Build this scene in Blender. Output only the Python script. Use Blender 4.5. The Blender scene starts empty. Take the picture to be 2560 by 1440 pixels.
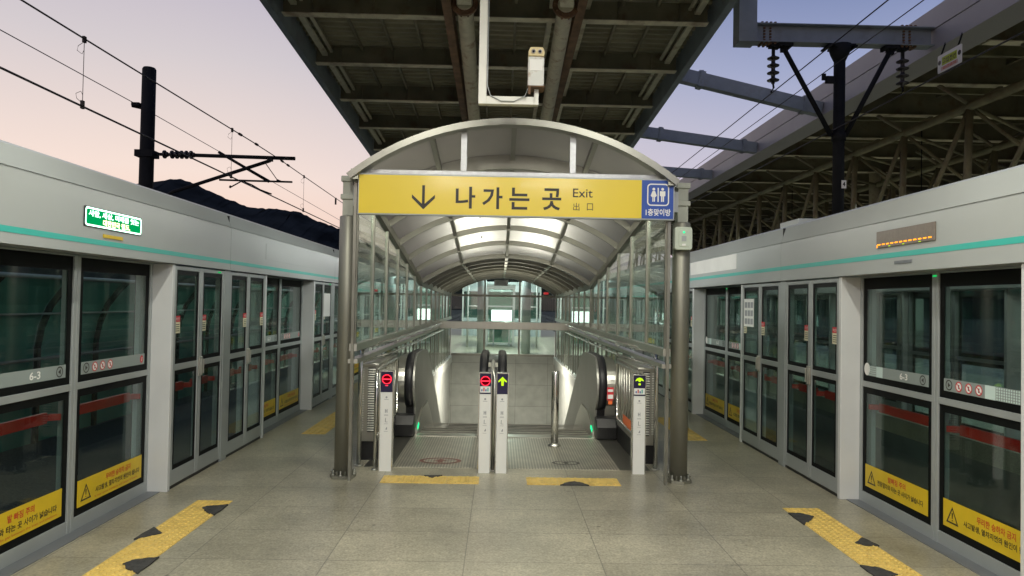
import bpy, bmesh, math, random
from mathutils import Vector, Matrix
random.seed(7)
SC = bpy.context.scene
COL = SC.collection
PI = math.pi

# ------------------------------------------------------------------ materials
def nodes_of(m):
    m.use_nodes = True
    nt = m.node_tree
    nt.nodes.clear()
    return nt, nt.nodes, nt.links

def pbr(name, col, rough=.5, metal=0., var=.12, scale=3., spec=.5, bump=0., bscale=60., rvar=.0,
        stretch=(1, 1, 1), dirt=None, dirt_amt=.5, dirt_scale=4., coat=0.):
    """Principled surface whose colour and roughness wander with noise."""
    m = bpy.data.materials.new(name)
    nt, N, L = nodes_of(m)
    out = N.new('ShaderNodeOutputMaterial'); b = N.new('ShaderNodeBsdfPrincipled')
    L.new(b.outputs[0], out.inputs[0])
    b.inputs['Roughness'].default_value = rough
    b.inputs['Metallic'].default_value = metal
    b.inputs['Specular IOR Level'].default_value = spec
    if coat: b.inputs['Coat Weight'].default_value = coat; b.inputs['Coat Roughness'].default_value = .12
    tc = N.new('ShaderNodeTexCoord'); mp = N.new('ShaderNodeMapping')
    mp.inputs['Scale'].default_value = stretch
    L.new(tc.outputs['Object'], mp.inputs[0])
    nz = N.new('ShaderNodeTexNoise'); nz.inputs['Scale'].default_value = scale; nz.inputs['Detail'].default_value = 5
    L.new(mp.outputs[0], nz.inputs['Vector'])
    mr = N.new('ShaderNodeMapRange'); mr.inputs[1].default_value = .3; mr.inputs[2].default_value = .7
    mr.inputs[3].default_value = 1 - var; mr.inputs[4].default_value = 1 + var
    L.new(nz.outputs[0], mr.inputs[0])
    mx = N.new('ShaderNodeMix'); mx.data_type = 'RGBA'; mx.blend_type = 'MULTIPLY'; mx.inputs[0].default_value = 1
    mx.inputs[6].default_value = (*col, 1)
    L.new(mr.outputs[0], mx.inputs[7])
    last = mx.outputs[2]
    if dirt:
        n2 = N.new('ShaderNodeTexNoise'); n2.inputs['Scale'].default_value = dirt_scale; n2.inputs['Detail'].default_value = 8
        n2.inputs['Roughness'].default_value = .65
        L.new(mp.outputs[0], n2.inputs['Vector'])
        r2 = N.new('ShaderNodeMapRange'); r2.inputs[1].default_value = .52; r2.inputs[2].default_value = .68
        r2.inputs[4].default_value = dirt_amt
        L.new(n2.outputs[0], r2.inputs[0])
        m2 = N.new('ShaderNodeMix'); m2.data_type = 'RGBA'; m2.inputs[7].default_value = (*dirt, 1)
        L.new(r2.outputs[0], m2.inputs[0]); L.new(last, m2.inputs[6]); last = m2.outputs[2]
    L.new(last, b.inputs['Base Color'])
    if rvar:
        r3 = N.new('ShaderNodeMapRange'); r3.inputs[1].default_value = .3; r3.inputs[2].default_value = .7
        r3.inputs[3].default_value = max(.02, rough - rvar); r3.inputs[4].default_value = min(1, rough + rvar)
        L.new(nz.outputs[0], r3.inputs[0]); L.new(r3.outputs[0], b.inputs['Roughness'])
    if bump:
        n3 = N.new('ShaderNodeTexNoise'); n3.inputs['Scale'].default_value = bscale; n3.inputs['Detail'].default_value = 3
        L.new(mp.outputs[0], n3.inputs['Vector'])
        bp = N.new('ShaderNodeBump'); bp.inputs['Strength'].default_value = bump; bp.inputs['Distance'].default_value = .01
        L.new(n3.outputs[0], bp.inputs['Height']); L.new(bp.outputs[0], b.inputs['Normal'])
    return m

def emit(name, col, s):
    m = bpy.data.materials.new(name)
    nt, N, L = nodes_of(m)
    out = N.new('ShaderNodeOutputMaterial'); e = N.new('ShaderNodeEmission')
    e.inputs[0].default_value = (*col, 1); e.inputs[1].default_value = s
    L.new(e.outputs[0], out.inputs[0])
    m.cycles.emission_sampling = 'NONE'
    return m

def glass(name, tint, f0=.045, rough=.0, haze=.0, hazecol=(.5, .55, .52)):
    """Thin pane: Schlick mix of a clear tinted pass-through and a mirror-like coat."""
    m = bpy.data.materials.new(name)
    nt, N, L = nodes_of(m)
    out = N.new('ShaderNodeOutputMaterial')
    tr = N.new('ShaderNodeBsdfTransparent'); tr.inputs[0].default_value = (*tint, 1)
    gl = N.new('ShaderNodeBsdfGlossy'); gl.inputs['Roughness'].default_value = rough
    gl.inputs[0].default_value = (.95, .97, .96, 1)
    ge = N.new('ShaderNodeNewGeometry')
    dt = N.new('ShaderNodeVectorMath'); dt.operation = 'DOT_PRODUCT'
    L.new(ge.outputs['Incoming'], dt.inputs[0]); L.new(ge.outputs['Normal'], dt.inputs[1])
    ab = N.new('ShaderNodeMath'); ab.operation = 'ABSOLUTE'; L.new(dt.outputs['Value'], ab.inputs[0])
    sb = N.new('ShaderNodeMath'); sb.operation = 'SUBTRACT'; sb.inputs[0].default_value = 1; L.new(ab.outputs[0], sb.inputs[1])
    pw = N.new('ShaderNodeMath'); pw.operation = 'POWER'; pw.inputs[1].default_value = 5; L.new(sb.outputs[0], pw.inputs[0])
    ma = N.new('ShaderNodeMath'); ma.operation = 'MULTIPLY_ADD'; ma.inputs[1].default_value = 1 - f0; ma.inputs[2].default_value = f0
    L.new(pw.outputs[0], ma.inputs[0])
    last = tr.outputs[0]
    if haze:
        df = N.new('ShaderNodeBsdfDiffuse'); df.inputs[0].default_value = (*hazecol, 1)
        nz = N.new('ShaderNodeTexNoise'); nz.inputs['Scale'].default_value = 2.5; nz.inputs['Detail'].default_value = 6
        tc = N.new('ShaderNodeTexCoord'); L.new(tc.outputs['Object'], nz.inputs['Vector'])
        mm = N.new('ShaderNodeMath'); mm.operation = 'MULTIPLY'; mm.inputs[1].default_value = haze * 2
        L.new(nz.outputs[0], mm.inputs[0])
        m1 = N.new('ShaderNodeMixShader'); L.new(mm.outputs[0], m1.inputs[0]); L.new(last, m1.inputs[1]); L.new(df.outputs[0], m1.inputs[2])
        last = m1.outputs[0]
    mx = N.new('ShaderNodeMixShader')
    L.new(ma.outputs[0], mx.inputs[0]); L.new(last, mx.inputs[1]); L.new(gl.outputs[0], mx.inputs[2])
    L.new(mx.outputs[0], out.inputs[0])
    return m

def roof_panel_mat():
    """Milky polycarbonate sheet: lets light through, glossy underneath."""
    m = bpy.data.materials.new('polycarbonate')
    nt, N, L = nodes_of(m)
    out = N.new('ShaderNodeOutputMaterial')
    tc = N.new('ShaderNodeTexCoord')
    nz = N.new('ShaderNodeTexNoise'); nz.inputs['Scale'].default_value = 2.2; nz.inputs['Detail'].default_value = 6
    L.new(tc.outputs['Object'], nz.inputs['Vector'])
    cr = N.new('ShaderNodeMapRange'); cr.inputs[1].default_value = .3; cr.inputs[2].default_value = .7
    cr.inputs[3].default_value = .85; cr.inputs[4].default_value = 1.05
    L.new(nz.outputs[0], cr.inputs[0])
    c = N.new('ShaderNodeMix'); c.data_type = 'RGBA'; c.blend_type = 'MULTIPLY'; c.inputs[0].default_value = 1
    c.inputs[6].default_value = (.50, .475, .42, 1); L.new(cr.outputs[0], c.inputs[7])
    tl = N.new('ShaderNodeBsdfTranslucent'); L.new(c.outputs[2], tl.inputs[0])
    df = N.new('ShaderNodeBsdfDiffuse'); df.inputs[0].default_value = (.20, .19, .165, 1)
    m1 = N.new('ShaderNodeMixShader'); m1.inputs[0].default_value = .55
    L.new(tl.outputs[0], m1.inputs[1]); L.new(df.outputs[0], m1.inputs[2])
    gl = N.new('ShaderNodeBsdfGlossy'); gl.inputs['Roughness'].default_value = .30; gl.inputs[0].default_value = (.9, .88, .82, 1)
    m2 = N.new('ShaderNodeMixShader'); m2.inputs[0].default_value = .16
    L.new(m1.outputs[0], m2.inputs[1]); L.new(gl.outputs[0], m2.inputs[2])
    L.new(m2.outputs[0], out.inputs[0])
    return m

def floor_mat():
    m = bpy.data.materials.new('granite_paving')
    nt, N, L = nodes_of(m)
    out = N.new('ShaderNodeOutputMaterial'); b = N.new('ShaderNodeBsdfPrincipled'); L.new(b.outputs[0], out.inputs[0])
    tc = N.new('ShaderNodeTexCoord')
    br = N.new('ShaderNodeTexBrick'); br.offset = 0; br.inputs['Scale'].default_value = 1
    br.inputs['Mortar Size'].default_value = .0045; br.inputs['Mortar Smooth'].default_value = .3
    br.inputs['Brick Width'].default_value = .9; br.inputs['Row Height'].default_value = .6; br.inputs['Bias'].default_value = 0
    br.inputs['Color1'].default_value = (.385, .355, .262, 1); br.inputs['Color2'].default_value = (.33, .304, .224, 1)
    br.inputs['Mortar'].default_value = (.20, .185, .145, 1)
    mp = N.new('ShaderNodeMapping'); mp.inputs['Location'].default_value = (.2, .1, 0)
    L.new(tc.outputs['Object'], mp.inputs[0]); L.new(mp.outputs[0], br.inputs['Vector'])
    def noise(scale, detail, lo, hi, a=.3, z=.7, rough=.6):
        n = N.new('ShaderNodeTexNoise'); n.inputs['Scale'].default_value = scale; n.inputs['Detail'].default_value = detail
        n.inputs['Roughness'].default_value = rough
        L.new(tc.outputs['Object'], n.inputs['Vector'])
        r = N.new('ShaderNodeMapRange'); r.inputs[1].default_value = a; r.inputs[2].default_value = z
        r.inputs[3].default_value = lo; r.inputs[4].default_value = hi
        L.new(n.outputs[0], r.inputs[0]); return r.outputs[0], n.outputs[0]
    def mul(a, f):
        x = N.new('ShaderNodeMix'); x.data_type = 'RGBA'; x.blend_type = 'MULTIPLY'; x.inputs[0].default_value = 1
        L.new(a, x.inputs[6]); L.new(f, x.inputs[7]); return x.outputs[2]
    sp, _ = noise(60, 2, .70, 1.26)
    sp2, _ = noise(22, 4, .84, 1.13)
    bl, bln = noise(1.1, 7, .70, 1.18, .32, .66)
    st, _ = noise(5.5, 5, .94, 1.05, .3, .7)
    c = mul(mul(mul(mul(br.outputs['Color'], sp), sp2), bl), st)
    vo = N.new('ShaderNodeTexVoronoi'); vo.inputs['Scale'].default_value = 1.7
    L.new(tc.outputs['Object'], vo.inputs['Vector'])
    sr = N.new('ShaderNodeMapRange'); sr.inputs[1].default_value = .018; sr.inputs[2].default_value = .034; sr.inputs[3].default_value = .45; sr.inputs[4].default_value = 1
    L.new(vo.outputs['Distance'], sr.inputs[0]); c = mul(c, sr.outputs[0])
    L.new(c, b.inputs['Base Color'])
    rr = N.new('ShaderNodeMapRange'); rr.inputs[1].default_value = .3; rr.inputs[2].default_value = .7
    rr.inputs[3].default_value = .295; rr.inputs[4].default_value = .36
    L.new(bln, rr.inputs[0]); L.new(rr.outputs[0], b.inputs['Roughness'])
    b.inputs['Specular IOR Level'].default_value = .7
    bp = N.new('ShaderNodeBump'); bp.inputs['Strength'].default_value = .06; bp.inputs['Distance'].default_value = .003
    _, nb = noise(60, 2, 0, 1)
    L.new(nb, bp.inputs['Height']); L.new(bp.outputs[0], b.inputs['Normal'])
    return m

def tile_mat(name, c1, c2, mort, w, h, rough, axis_swap=True):
    m = bpy.data.materials.new(name)
    nt, N, L = nodes_of(m)
    out = N.new('ShaderNodeOutputMaterial'); b = N.new('ShaderNodeBsdfPrincipled'); L.new(b.outputs[0], out.inputs[0])
    tc = N.new('ShaderNodeTexCoord'); sx = N.new('ShaderNodeSeparateXYZ'); cx = N.new('ShaderNodeCombineXYZ')
    L.new(tc.outputs['Object'], sx.inputs[0])
    ad = N.new('ShaderNodeMath'); ad.operation = 'ADD'
    L.new(sx.outputs[0], ad.inputs[0]); L.new(sx.outputs[1], ad.inputs[1])
    L.new(ad.outputs[0], cx.inputs[0]); L.new(sx.outputs[2], cx.inputs[1])
    br = N.new('ShaderNodeTexBrick'); br.offset = 0; br.inputs['Scale'].default_value = 1
    br.inputs['Mortar Size'].default_value = .004; br.inputs['Brick Width'].default_value = w; br.inputs['Row Height'].default_value = h
    br.inputs['Color1'].default_value = (*c1, 1); br.inputs['Color2'].default_value = (*c2, 1); br.inputs['Mortar'].default_value = (*mort, 1)
    L.new(cx.outputs[0], br.inputs['Vector'])
    n = N.new('ShaderNodeTexNoise'); n.inputs['Scale'].default_value = 4; n.inputs['Detail'].default_value = 7
    L.new(tc.outputs['Object'], n.inputs['Vector'])
    r = N.new('ShaderNodeMapRange'); r.inputs[1].default_value = .3; r.inputs[2].default_value = .7; r.inputs[3].default_value = .85; r.inputs[4].default_value = 1.1
    L.new(n.outputs[0], r.inputs[0])
    x = N.new('ShaderNodeMix'); x.data_type = 'RGBA'; x.blend_type = 'MULTIPLY'; x.inputs[0].default_value = 1
    L.new(br.outputs['Color'], x.inputs[6]); L.new(r.outputs[0], x.inputs[7]); L.new(x.outputs[2], b.inputs['Base Color'])
    b.inputs['Roughness'].default_value = rough
    return m

M = {}
M['floor'] = floor_mat()
M['slab'] = pbr('concrete', (.22, .21, .19), .85, var=.2, scale=2, bump=.3)
M['ballast'] = pbr('ballast', (.10, .095, .085), .95, var=.5, scale=22, bump=1., bscale=28)
M['ground'] = pbr('dark_ground', (.05, .05, .045), .95, var=.3, scale=.4)
M['hill'] = pbr('forest_hill', (.022, .027, .028), 1., var=.5, scale=.05, spec=0, bump=.6, bscale=.2)
M['paint'] = pbr('white_painted_panel', (.37, .395, .39), .32, var=.05, scale=1.2, rvar=.025, dirt=(.40, .41, .39), dirt_amt=.25, dirt_scale=1.6)
M['alu'] = pbr('grey_anodised_frame', (.36, .385, .385), .38, metal=.25, var=.05, scale=4, rvar=.05)
M['post'] = pbr('white_post', (.60, .61, .61), .40, var=.05, scale=2.5)
M['frit'] = pbr('black_frit', (.006, .007, .007), .5, var=.1, spec=.08)
M['black'] = pbr('black_plastic', (.012, .012, .013), .42, var=.2, scale=12)
M['rubber'] = pbr('black_rubber', (.010, .010, .012), .42, var=.2, scale=9, spec=.35)
M['teal'] = pbr('teal_stripe', (.045, .43, .37), .38, var=.05)
M['sill'] = pbr('bluish_steel_sill', (.20, .215, .235), .45, metal=.4, var=.14, scale=9, rvar=.1)
M['greyink'] = pbr('grey_ink', (.30, .31, .33), .5)
M['yellow'] = pbr('yellow_film', (.66, .46, .015), .42, var=.06, scale=6)
M['ink'] = pbr('black_ink', (.025, .022, .018), .5, var=.05)
M['redink'] = pbr('red_ink', (.55, .07, .02), .5, var=.05)
M['redbar'] = pbr('red_push_bar', (.82, .022, .015), .38, var=.12, scale=8)
M['band'] = pbr('grey_band_film', (.25, .29, .28), .5, var=.04)
M['pale'] = pbr('pale_film', (.55, .68, .65), .5, var=.05)
M['white'] = pbr('white_film', (.78, .78, .75), .5, var=.05)
M['cream'] = pbr('cream_paper', (.72, .68, .48), .6, var=.06)
M['red'] = pbr('red_film', (.55, .03, .04), .45, var=.06)
M['orange'] = pbr('orange_film', (.75, .16, .04), .45, var=.08)
M['blue'] = pbr('blue_film', (.022, .075, .36), .32, var=.04)
M['signyellow'] = pbr('yellow_sign_face', (.74, .56, .03), .30, var=.03, scale=1.5, coat=.25)
M['steel'] = pbr('brushed_stainless', (.60, .595, .54), .35, metal=1., var=.08, scale=5, rvar=.05, stretch=(1, 1, .12))
M['steelbright'] = pbr('polished_stainless', (.76, .755, .72), .20, metal=1., var=.06, scale=8, rvar=.06)
M['frame'] = pbr('satin_frame_steel', (.27, .267, .23), .38, metal=.85, var=.10, scale=5, rvar=.06)
M['archmetal'] = pbr('pale_arch_metal', (.29, .29, .255), .34, metal=.9, var=.08, scale=6, rvar=.03)
M['pole'] = pbr('dark_satin_stainless', (.27, .265, .22), .48, metal=.6, var=.09, scale=6, rvar=.06, stretch=(1, 1, .15), dirt=(.2, .19, .15), dirt_amt=.3, dirt_scale=9)
M['postgrey'] = pbr('grey_green_paint', (.33, .345, .295), .45, var=.08, scale=6)
M['zinc'] = pbr('galvanised_plate', (.36, .37, .375), .34, metal=.9, var=.12, scale=18, rvar=.06)
M['truss'] = pbr('truss_paint', (.175, .165, .095), .6, var=.25, scale=3, dirt=(.12, .06, .03), dirt_amt=.5)
M['panel'] = pbr('satin_balustrade_panel', (.33, .33, .30), .42, metal=.75, var=.06, scale=3, rvar=.06)
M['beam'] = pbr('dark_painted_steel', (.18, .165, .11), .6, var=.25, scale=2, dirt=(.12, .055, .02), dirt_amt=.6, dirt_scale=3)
M['flange'] = pbr('flange_lit_paint', (.62, .58, .43), .55, var=.2, scale=3, dirt=(.20, .10, .05), dirt_amt=.65, dirt_scale=2.6)  # lighter paint, its colour raised further for light caught from below
M['deck'] = pbr('corrugated_deck', (.30, .28, .19), .55, var=.25, scale=1.5)
M['pipe'] = pbr('grey_pipe_paint', (.56, .54, .41), .5, var=.2, scale=4, dirt=(.17, .08, .03), dirt_amt=.7, dirt_scale=4)
M['rust'] = pbr('rusty_steel', (.13, .07, .035), .75, var=.4, scale=6)
M['bluesteel'] = pbr('blue_grey_painted_steel', (.21, .245, .275), .5, var=.15, scale=2.5, dirt=(.12, .10, .09), dirt_amt=.35, dirt_scale=3)
M['fascia'] = pbr('grey_fascia_panel', (.30, .295, .31), .48, var=.07, scale=1.2)
M['mast'] = pbr('dark_mast_steel', (.014, .016, .018), .75, var=.2, scale=5, spec=.15)
M['wire'] = pbr('dark_wire', (.02, .018, .018), .5, var=.1)
M['porcelain'] = pbr('brown_porcelain', (.03, .028, .03), .22, var=.1)
M['whitepipe'] = pbr('white_painted_tube', (.74, .74, .68), .42, var=.05, scale=5)
M['housing'] = pbr('weathered_housing', (.62, .63, .60), .55, var=.08, scale=8, dirt=(.30, .17, .09), dirt_amt=.8, dirt_scale=9)
M['beige'] = pbr('yellowed_plastic', (.70, .58, .33), .5, var=.08, scale=9)
M['tactile'] = pbr('yellow_tactile_tile', (.74, .52, .14), .55, var=.14, scale=7, dirt=(.36, .25, .09), dirt_amt=.5, dirt_scale=8)
M['patch'] = pbr('worn_black_patch', (.045, .044, .043), .75, var=.45, scale=30, bump=.5, bscale=120)
M['plate'] = pbr('steel_floor_plate', (.46, .44, .38), .38, metal=.9, var=.16, scale=7, rvar=.08)
def ribbed_mat():
    m = pbr('ribbed_floor_plate', (.56, .54, .46), .37, metal=.8, var=.16, scale=5, rvar=.06)
    N = m.node_tree.nodes; L = m.node_tree.links
    b = next(n for n in N if n.type == 'BSDF_PRINCIPLED'); src = b.inputs['Base Color'].links[0].from_socket
    tc = N.new('ShaderNodeTexCoord'); wv = N.new('ShaderNodeTexWave'); wv.bands_direction = 'X'; wv.inputs['Scale'].default_value = 10.5
    L.new(tc.outputs['Object'], wv.inputs['Vector'])
    r = N.new('ShaderNodeMapRange'); r.inputs[3].default_value = .62; r.inputs[4].default_value = 1.1; L.new(wv.outputs['Fac'], r.inputs[0])
    x = N.new('ShaderNodeMix'); x.data_type = 'RGBA'; x.blend_type = 'MULTIPLY'; x.inputs[0].default_value = 1
    L.new(src, x.inputs[6]); L.new(r.outputs[0], x.inputs[7]); L.new(x.outputs[2], b.inputs['Base Color'])
    return m
M['ribbed'] = ribbed_mat()
M['border'] = pbr('dark_steel_border', (.10, .098, .085), .36, metal=.6, var=.12)
M['groove'] = pbr('dark_groove', (.08, .078, .068), .5, metal=.5, var=.1)
M['wall_white'] = tile_mat('white_wall_panel', (.52, .515, .47), (.49, .485, .45), (.4, .4, .36), 1.2, .9, .35)
M['wall_tile'] = tile_mat('grey_granite_tile', (.41, .415, .375), (.38, .385, .345), (.18, .18, .165), .9, .6, .33)
M['roofpc'] = roof_panel_mat()
M['glass'] = glass('clear_glass', (.86, .94, .90), .075, 0, .02)
M['psdglass'] = glass('screen_door_glass', (.68, .78, .74), .055, 0, .003)
M['barrier'] = pbr('green_barrier_panel', (.10, .36, .28), .45, var=.15, scale=.8)
M['colblue'] = pbr('pale_blue_column', (.42, .47, .50), .4, var=.05)
M['lamp'] = emit('lamp_diffuser', (1., .99, .83), 6)
M['fillroof'] = emit('fill_diffuser_roof', (1., .975, .86), 6)
M['fillwell'] = emit('fill_diffuser_well', (1., .965, .85), 6)
M['lampfar'] = emit('lamp_diffuser_far', (.95, 1., .93), 6)
M['fillsign'] = emit('fill_diffuser_sign', (1., .98, .85), 6)
M['lampcool'] = emit('lamp_diffuser_cool', (.93, 1., .96), 6)
M['screen'] = emit('lit_screen', (.95, 1., .97), 3.2)
M['ledgreen'] = emit('green_led_field', (.0, .34, .09), 1.1)
M['ledwhite'] = emit('white_led', (.62, 1., .80), 3.2)
M['ledyellow'] = emit('yellow_led', (1., .95, .5), 3.0)
M['ledorange'] = emit('orange_led', (1., .32, .015), 2.4)
M['ledlime'] = emit('lime_led', (.6, .95, .02), 1.1)
M['ledpanel'] = pbr('brown_led_panel', (.17, .14, .115), .4, var=.1, scale=40)
M['ledred'] = emit('red_led', (1., .03, .06), 2.6)
M['ledredfield'] = emit('red_glow_field', (.8, .0, .02), .18)
M['comb'] = emit('green_comb_lamp', (.02, 1., .35), 1.6)
M['dimgreen'] = emit('dim_green_lamp', (.02, 1., .2), .7)
M['dimred'] = emit('dim_red_lamp', (1., .05, .06), .7)
M['navy'] = pbr('navy_display', (.012, .010, .05), .3, var=.1)
M['lens'] = pbr('dark_lens', (.02, .02, .025), .1, var=.05)
M['paleplastic'] = pbr('pale_green_plastic', (.50, .56, .47), .35, var=.06, scale=8)
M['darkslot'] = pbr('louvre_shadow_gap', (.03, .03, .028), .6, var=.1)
M['louvre'] = pbr('louvre_slat', (.74, .73, .66), .4, metal=.0, var=.06)

# ------------------------------------------------------------------ mesh building
TEXT = {}
def text_data(s, bold=0.):
    k = (s, bold)
    if k not in TEXT:
        cu = bpy.data.curves.new('lettering', 'FONT'); cu.body = s; cu.size = 1; cu.offset = bold; cu.resolution_u = 3
        ob = bpy.data.objects.new('lettering', cu); COL.objects.link(ob)
        dg = bpy.context.evaluated_depsgraph_get(); dg.update()
        me = bpy.data.meshes.new_from_object(ob.evaluated_get(dg))
        vs = [(v.co.x, v.co.y) for v in me.vertices]; fs = [tuple(p.vertices) for p in me.polygons]
        bpy.data.meshes.remove(me); bpy.data.objects.remove(ob); bpy.data.curves.remove(cu)
        TEXT[k] = (vs, fs)
    return TEXT[k]

class MB:
    """Collects shapes into one mesh; T maps local points to world points."""
    def __init__(self, T=None):
        self.bm = bmesh.new(); self.T = T
    def v(self, x, y, z):
        p = self.T(x, y, z) if self.T else (x, y, z)
        return self.bm.verts.new(p)
    def face(self, vs, mat=0, smooth=False):
        try: f = self.bm.faces.new(vs)
        except ValueError: return None
        f.material_index = mat; f.smooth = smooth
        return f
    def box(self, x0, x1, y0, y1, z0, z1, mat=0):
        vs = [self.v(x, y, z) for z in (z0, z1) for y in (y0, y1) for x in (x0, x1)]
        for q in ((0, 2, 3, 1), (4, 5, 7, 6), (0, 1, 5, 4), (2, 6, 7, 3), (0, 4, 6, 2), (1, 3, 7, 5)):
            self.face([vs[i] for i in q], mat)
        return self
    def quad(self, pts, mat=0):
        self.face([self.v(*p) for p in pts], mat); return self
    def prism(self, pts, axis, a, b, mat=0, smooth=False):
        """closed outline pts (2-D) extruded along axis from a to b"""
        def mk(p, t):
            return {'x': (t, p[0], p[1]), 'y': (p[0], t, p[1]), 'z': (p[0], p[1], t)}[axis]
        A = [self.v(*mk(p, a)) for p in pts]; B = [self.v(*mk(p, b)) for p in pts]
        n = len(pts)
        self.face(A, mat); self.face(B[::-1], mat)
        for i in range(n):
            self.face([A[i], B[i], B[(i + 1) % n], A[(i + 1) % n]], mat, smooth)
        return self
    def ring(self, c, u, w, r, n, r2=None):
        r2 = r2 or r
        return [self.v(*(c + u * (r * math.cos(2 * PI * i / n)) + w * (r2 * math.sin(2 * PI * i / n)))) for i in range(n)]
    def tube(self, pts, r, n=8, mat=0, r1=None, flat=None, cap=True):
        """round bar along a polyline; flat = second radius"""
        pts = [Vector(p) for p in pts]; rings = []; up = Vector((0, 0, 1)); m = len(pts)
        for i, p in enumerate(pts):
            a = pts[max(0, i - 1)]; b = pts[min(m - 1, i + 1)]
            t = (b - a).normalized()
            ref = up if abs(t.z) < .95 else Vector((1, 0, 0)) if not flat else Vector((0, 1, 0))
            u = t.cross(ref).normalized(); w = u.cross(t).normalized()
            rr = r if r1 is None else r + (r1 - r) * i / (m - 1)
            rings.append(self.ring(p, u, w, rr, n, flat))
        for a, b in zip(rings, rings[1:]):
            for i in range(n):
                self.face([a[i], a[(i + 1) % n], b[(i + 1) % n], b[i]], mat, n > 5)
        if cap: self.face(rings[0][::-1], mat); self.face(rings[-1], mat)
        return self
    def bar(self, p, q, w, h, mat=0):
        """rectangular bar from p to q, w wide and h high"""
        p, q = Vector(p), Vector(q); t = (q - p).normalized()
        ref = Vector((0, 0, 1)) if abs(t.z) < .95 else Vector((0, 1, 0))
        u = t.cross(ref).normalized() * (w / 2); k = u.cross(t).normalized() * (h / 2)
        A = [self.v(*(p + a * u + b * k)) for a, b in ((-1, -1), (1, -1), (1, 1), (-1, 1))]
        B = [self.v(*(q + a * u + b * k)) for a, b in ((-1, -1), (1, -1), (1, 1), (-1, 1))]
        self.face(A[::-1], mat); self.face(B, mat)
        for i in range(4): self.face([A[i], A[(i + 1) % 4], B[(i + 1) % 4], B[i]], mat)
        return self
    def disc(self, c, axis, r, d, n=16, mat=0):
        """short cylinder centred at c"""
        ax = {'x': Vector((1, 0, 0)), 'y': Vector((0, 1, 0)), 'z': Vector((0, 0, 1))}[axis]; c = Vector(c)
        return self.tube([c - ax * d / 2, c + ax * d / 2], r, n, mat)
    def lathe(self, c, prof, n=16, mat=0):
        """profile (r, z) turned about the vertical through c"""
        rs = []
        for r, z in prof:
            rs.append([self.v(c[0] + r * math.cos(2 * PI * i / n), c[1] + r * math.sin(2 * PI * i / n), c[2] + z) for i in range(n)])
        for a, b in zip(rs, rs[1:]):
            for i in range(n): self.face([a[i], a[(i + 1) % n], b[(i + 1) % n], b[i]], mat, True)
        self.face(rs[0][::-1], mat); self.face(rs[-1], mat); return self
    def text(self, s, fn, box, mat=0, bold=0., fit='box'):
        """lettering s fitted into box (u0, u1, v0, v1); fn maps (u, v) to a point"""
        vs, fs = text_data(s, bold)
        if not vs: return self
        x0 = min(p[0] for p in vs); x1 = max(p[0] for p in vs); y0 = min(p[1] for p in vs); y1 = max(p[1] for p in vs)
        su = (box[1] - box[0]) / (x1 - x0); sv = (box[3] - box[2]) / (y1 - y0)
        nv = [self.v(*fn(box[0] + (p[0] - x0) * su, box[2] + (p[1] - y0) * sv)) for p in vs]
        for f in fs: self.face([nv[i] for i in f], mat)
        return self
    def loop(self, outer, inner, fn, mat=0):
        """flat ring between two outlines of equal length"""
        A = [self.v(*fn(*p)) for p in outer]; B = [self.v(*fn(*p)) for p in inner]; n = len(A)
        for i in range(n): self.face([A[i], A[(i + 1) % n], B[(i + 1) % n], B[i]], mat)
        return self
    def poly(self, pts, fn, mat=0):
        self.face([self.v(*fn(*p)) for p in pts], mat); return self
    def build(self, name, mats, parent=None, bevel=0., normals=True):
        bm = self.bm
        if normals: bmesh.ops.recalc_face_normals(bm, faces=bm.faces)
        me = bpy.data.meshes.new(name)
        if parent is not None:
            off = Vector((0, 0, 0)); q = parent
            while q is not None: off += q.location; q = q.parent
            bmesh.ops.translate(bm, verts=bm.verts, vec=-off)
        bm.to_mesh(me); bm.free()
        for m in (mats if isinstance(mats, (list, tuple)) else [mats]): me.materials.append(M[m])
        o = bpy.data.objects.new(name, me); COL.objects.link(o)
        if parent is not None: o.parent = parent
        if bevel:
            md = o.modifiers.new('bevel', 'BEVEL'); md.width = bevel; md.segments = 2; md.limit_method = 'ANGLE'; md.angle_limit = .9
        return o

def circ(cx, cy, r, n=20, ry=None, a0=0., a1=2 * PI):
    ry = ry or r
    full = abs(a1 - a0 - 2 * PI) < 1e-6
    return [(cx + r * math.cos(a0 + (a1 - a0) * i / (n if full else n - 1)), cy + ry * math.sin(a0 + (a1 - a0) * i / (n if full else n - 1))) for i in range(n)]
def rrect(x0, x1, y0, y1, r, n=5):
    p = []
    for cx, cy, a in ((x1 - r, y1 - r, 0), (x0 + r, y1 - r, PI / 2), (x0 + r, y0 + r, PI), (x1 - r, y0 + r, 1.5 * PI)):
        p += [(cx + r * math.cos(a + PI / 2 * i / n), cy + r * math.sin(a + PI / 2 * i / n)) for i in range(n + 1)]
    return p

def tag(o, label=None, cat=None, group=None, kind=None):
    if label: o['label'] = label
    if cat: o['category'] = cat
    if group: o['group'] = group
    if kind: o['kind'] = kind
    return o
def thing(name, label, cat, loc=(0, 0, 0), group=None):
    o = bpy.data.objects.new(name, None); COL.objects.link(o); o.location = loc; o.empty_display_size = .1
    return tag(o, label, cat, group)
def kids(o): return list(o.children)
def dup_tree(o, parent=None, keep=None):
    c = o.copy(); COL.objects.link(c); c.parent = parent
    for ch in kids(o):
        if keep is None or keep(ch): dup_tree(ch, c, keep)
    return c

# ------------------------------------------------------------------ key dimensions (metres; camera stands at the origin, 1.7 m up)
XL, XR = -2.86, 3.06            # faces of the two platform screens
XT, TH = .11, 1.49              # middle and half width of the escalator shelter
YF, BAY, YK, YB = 6.75, .95, 12.45, 20.05

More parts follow.
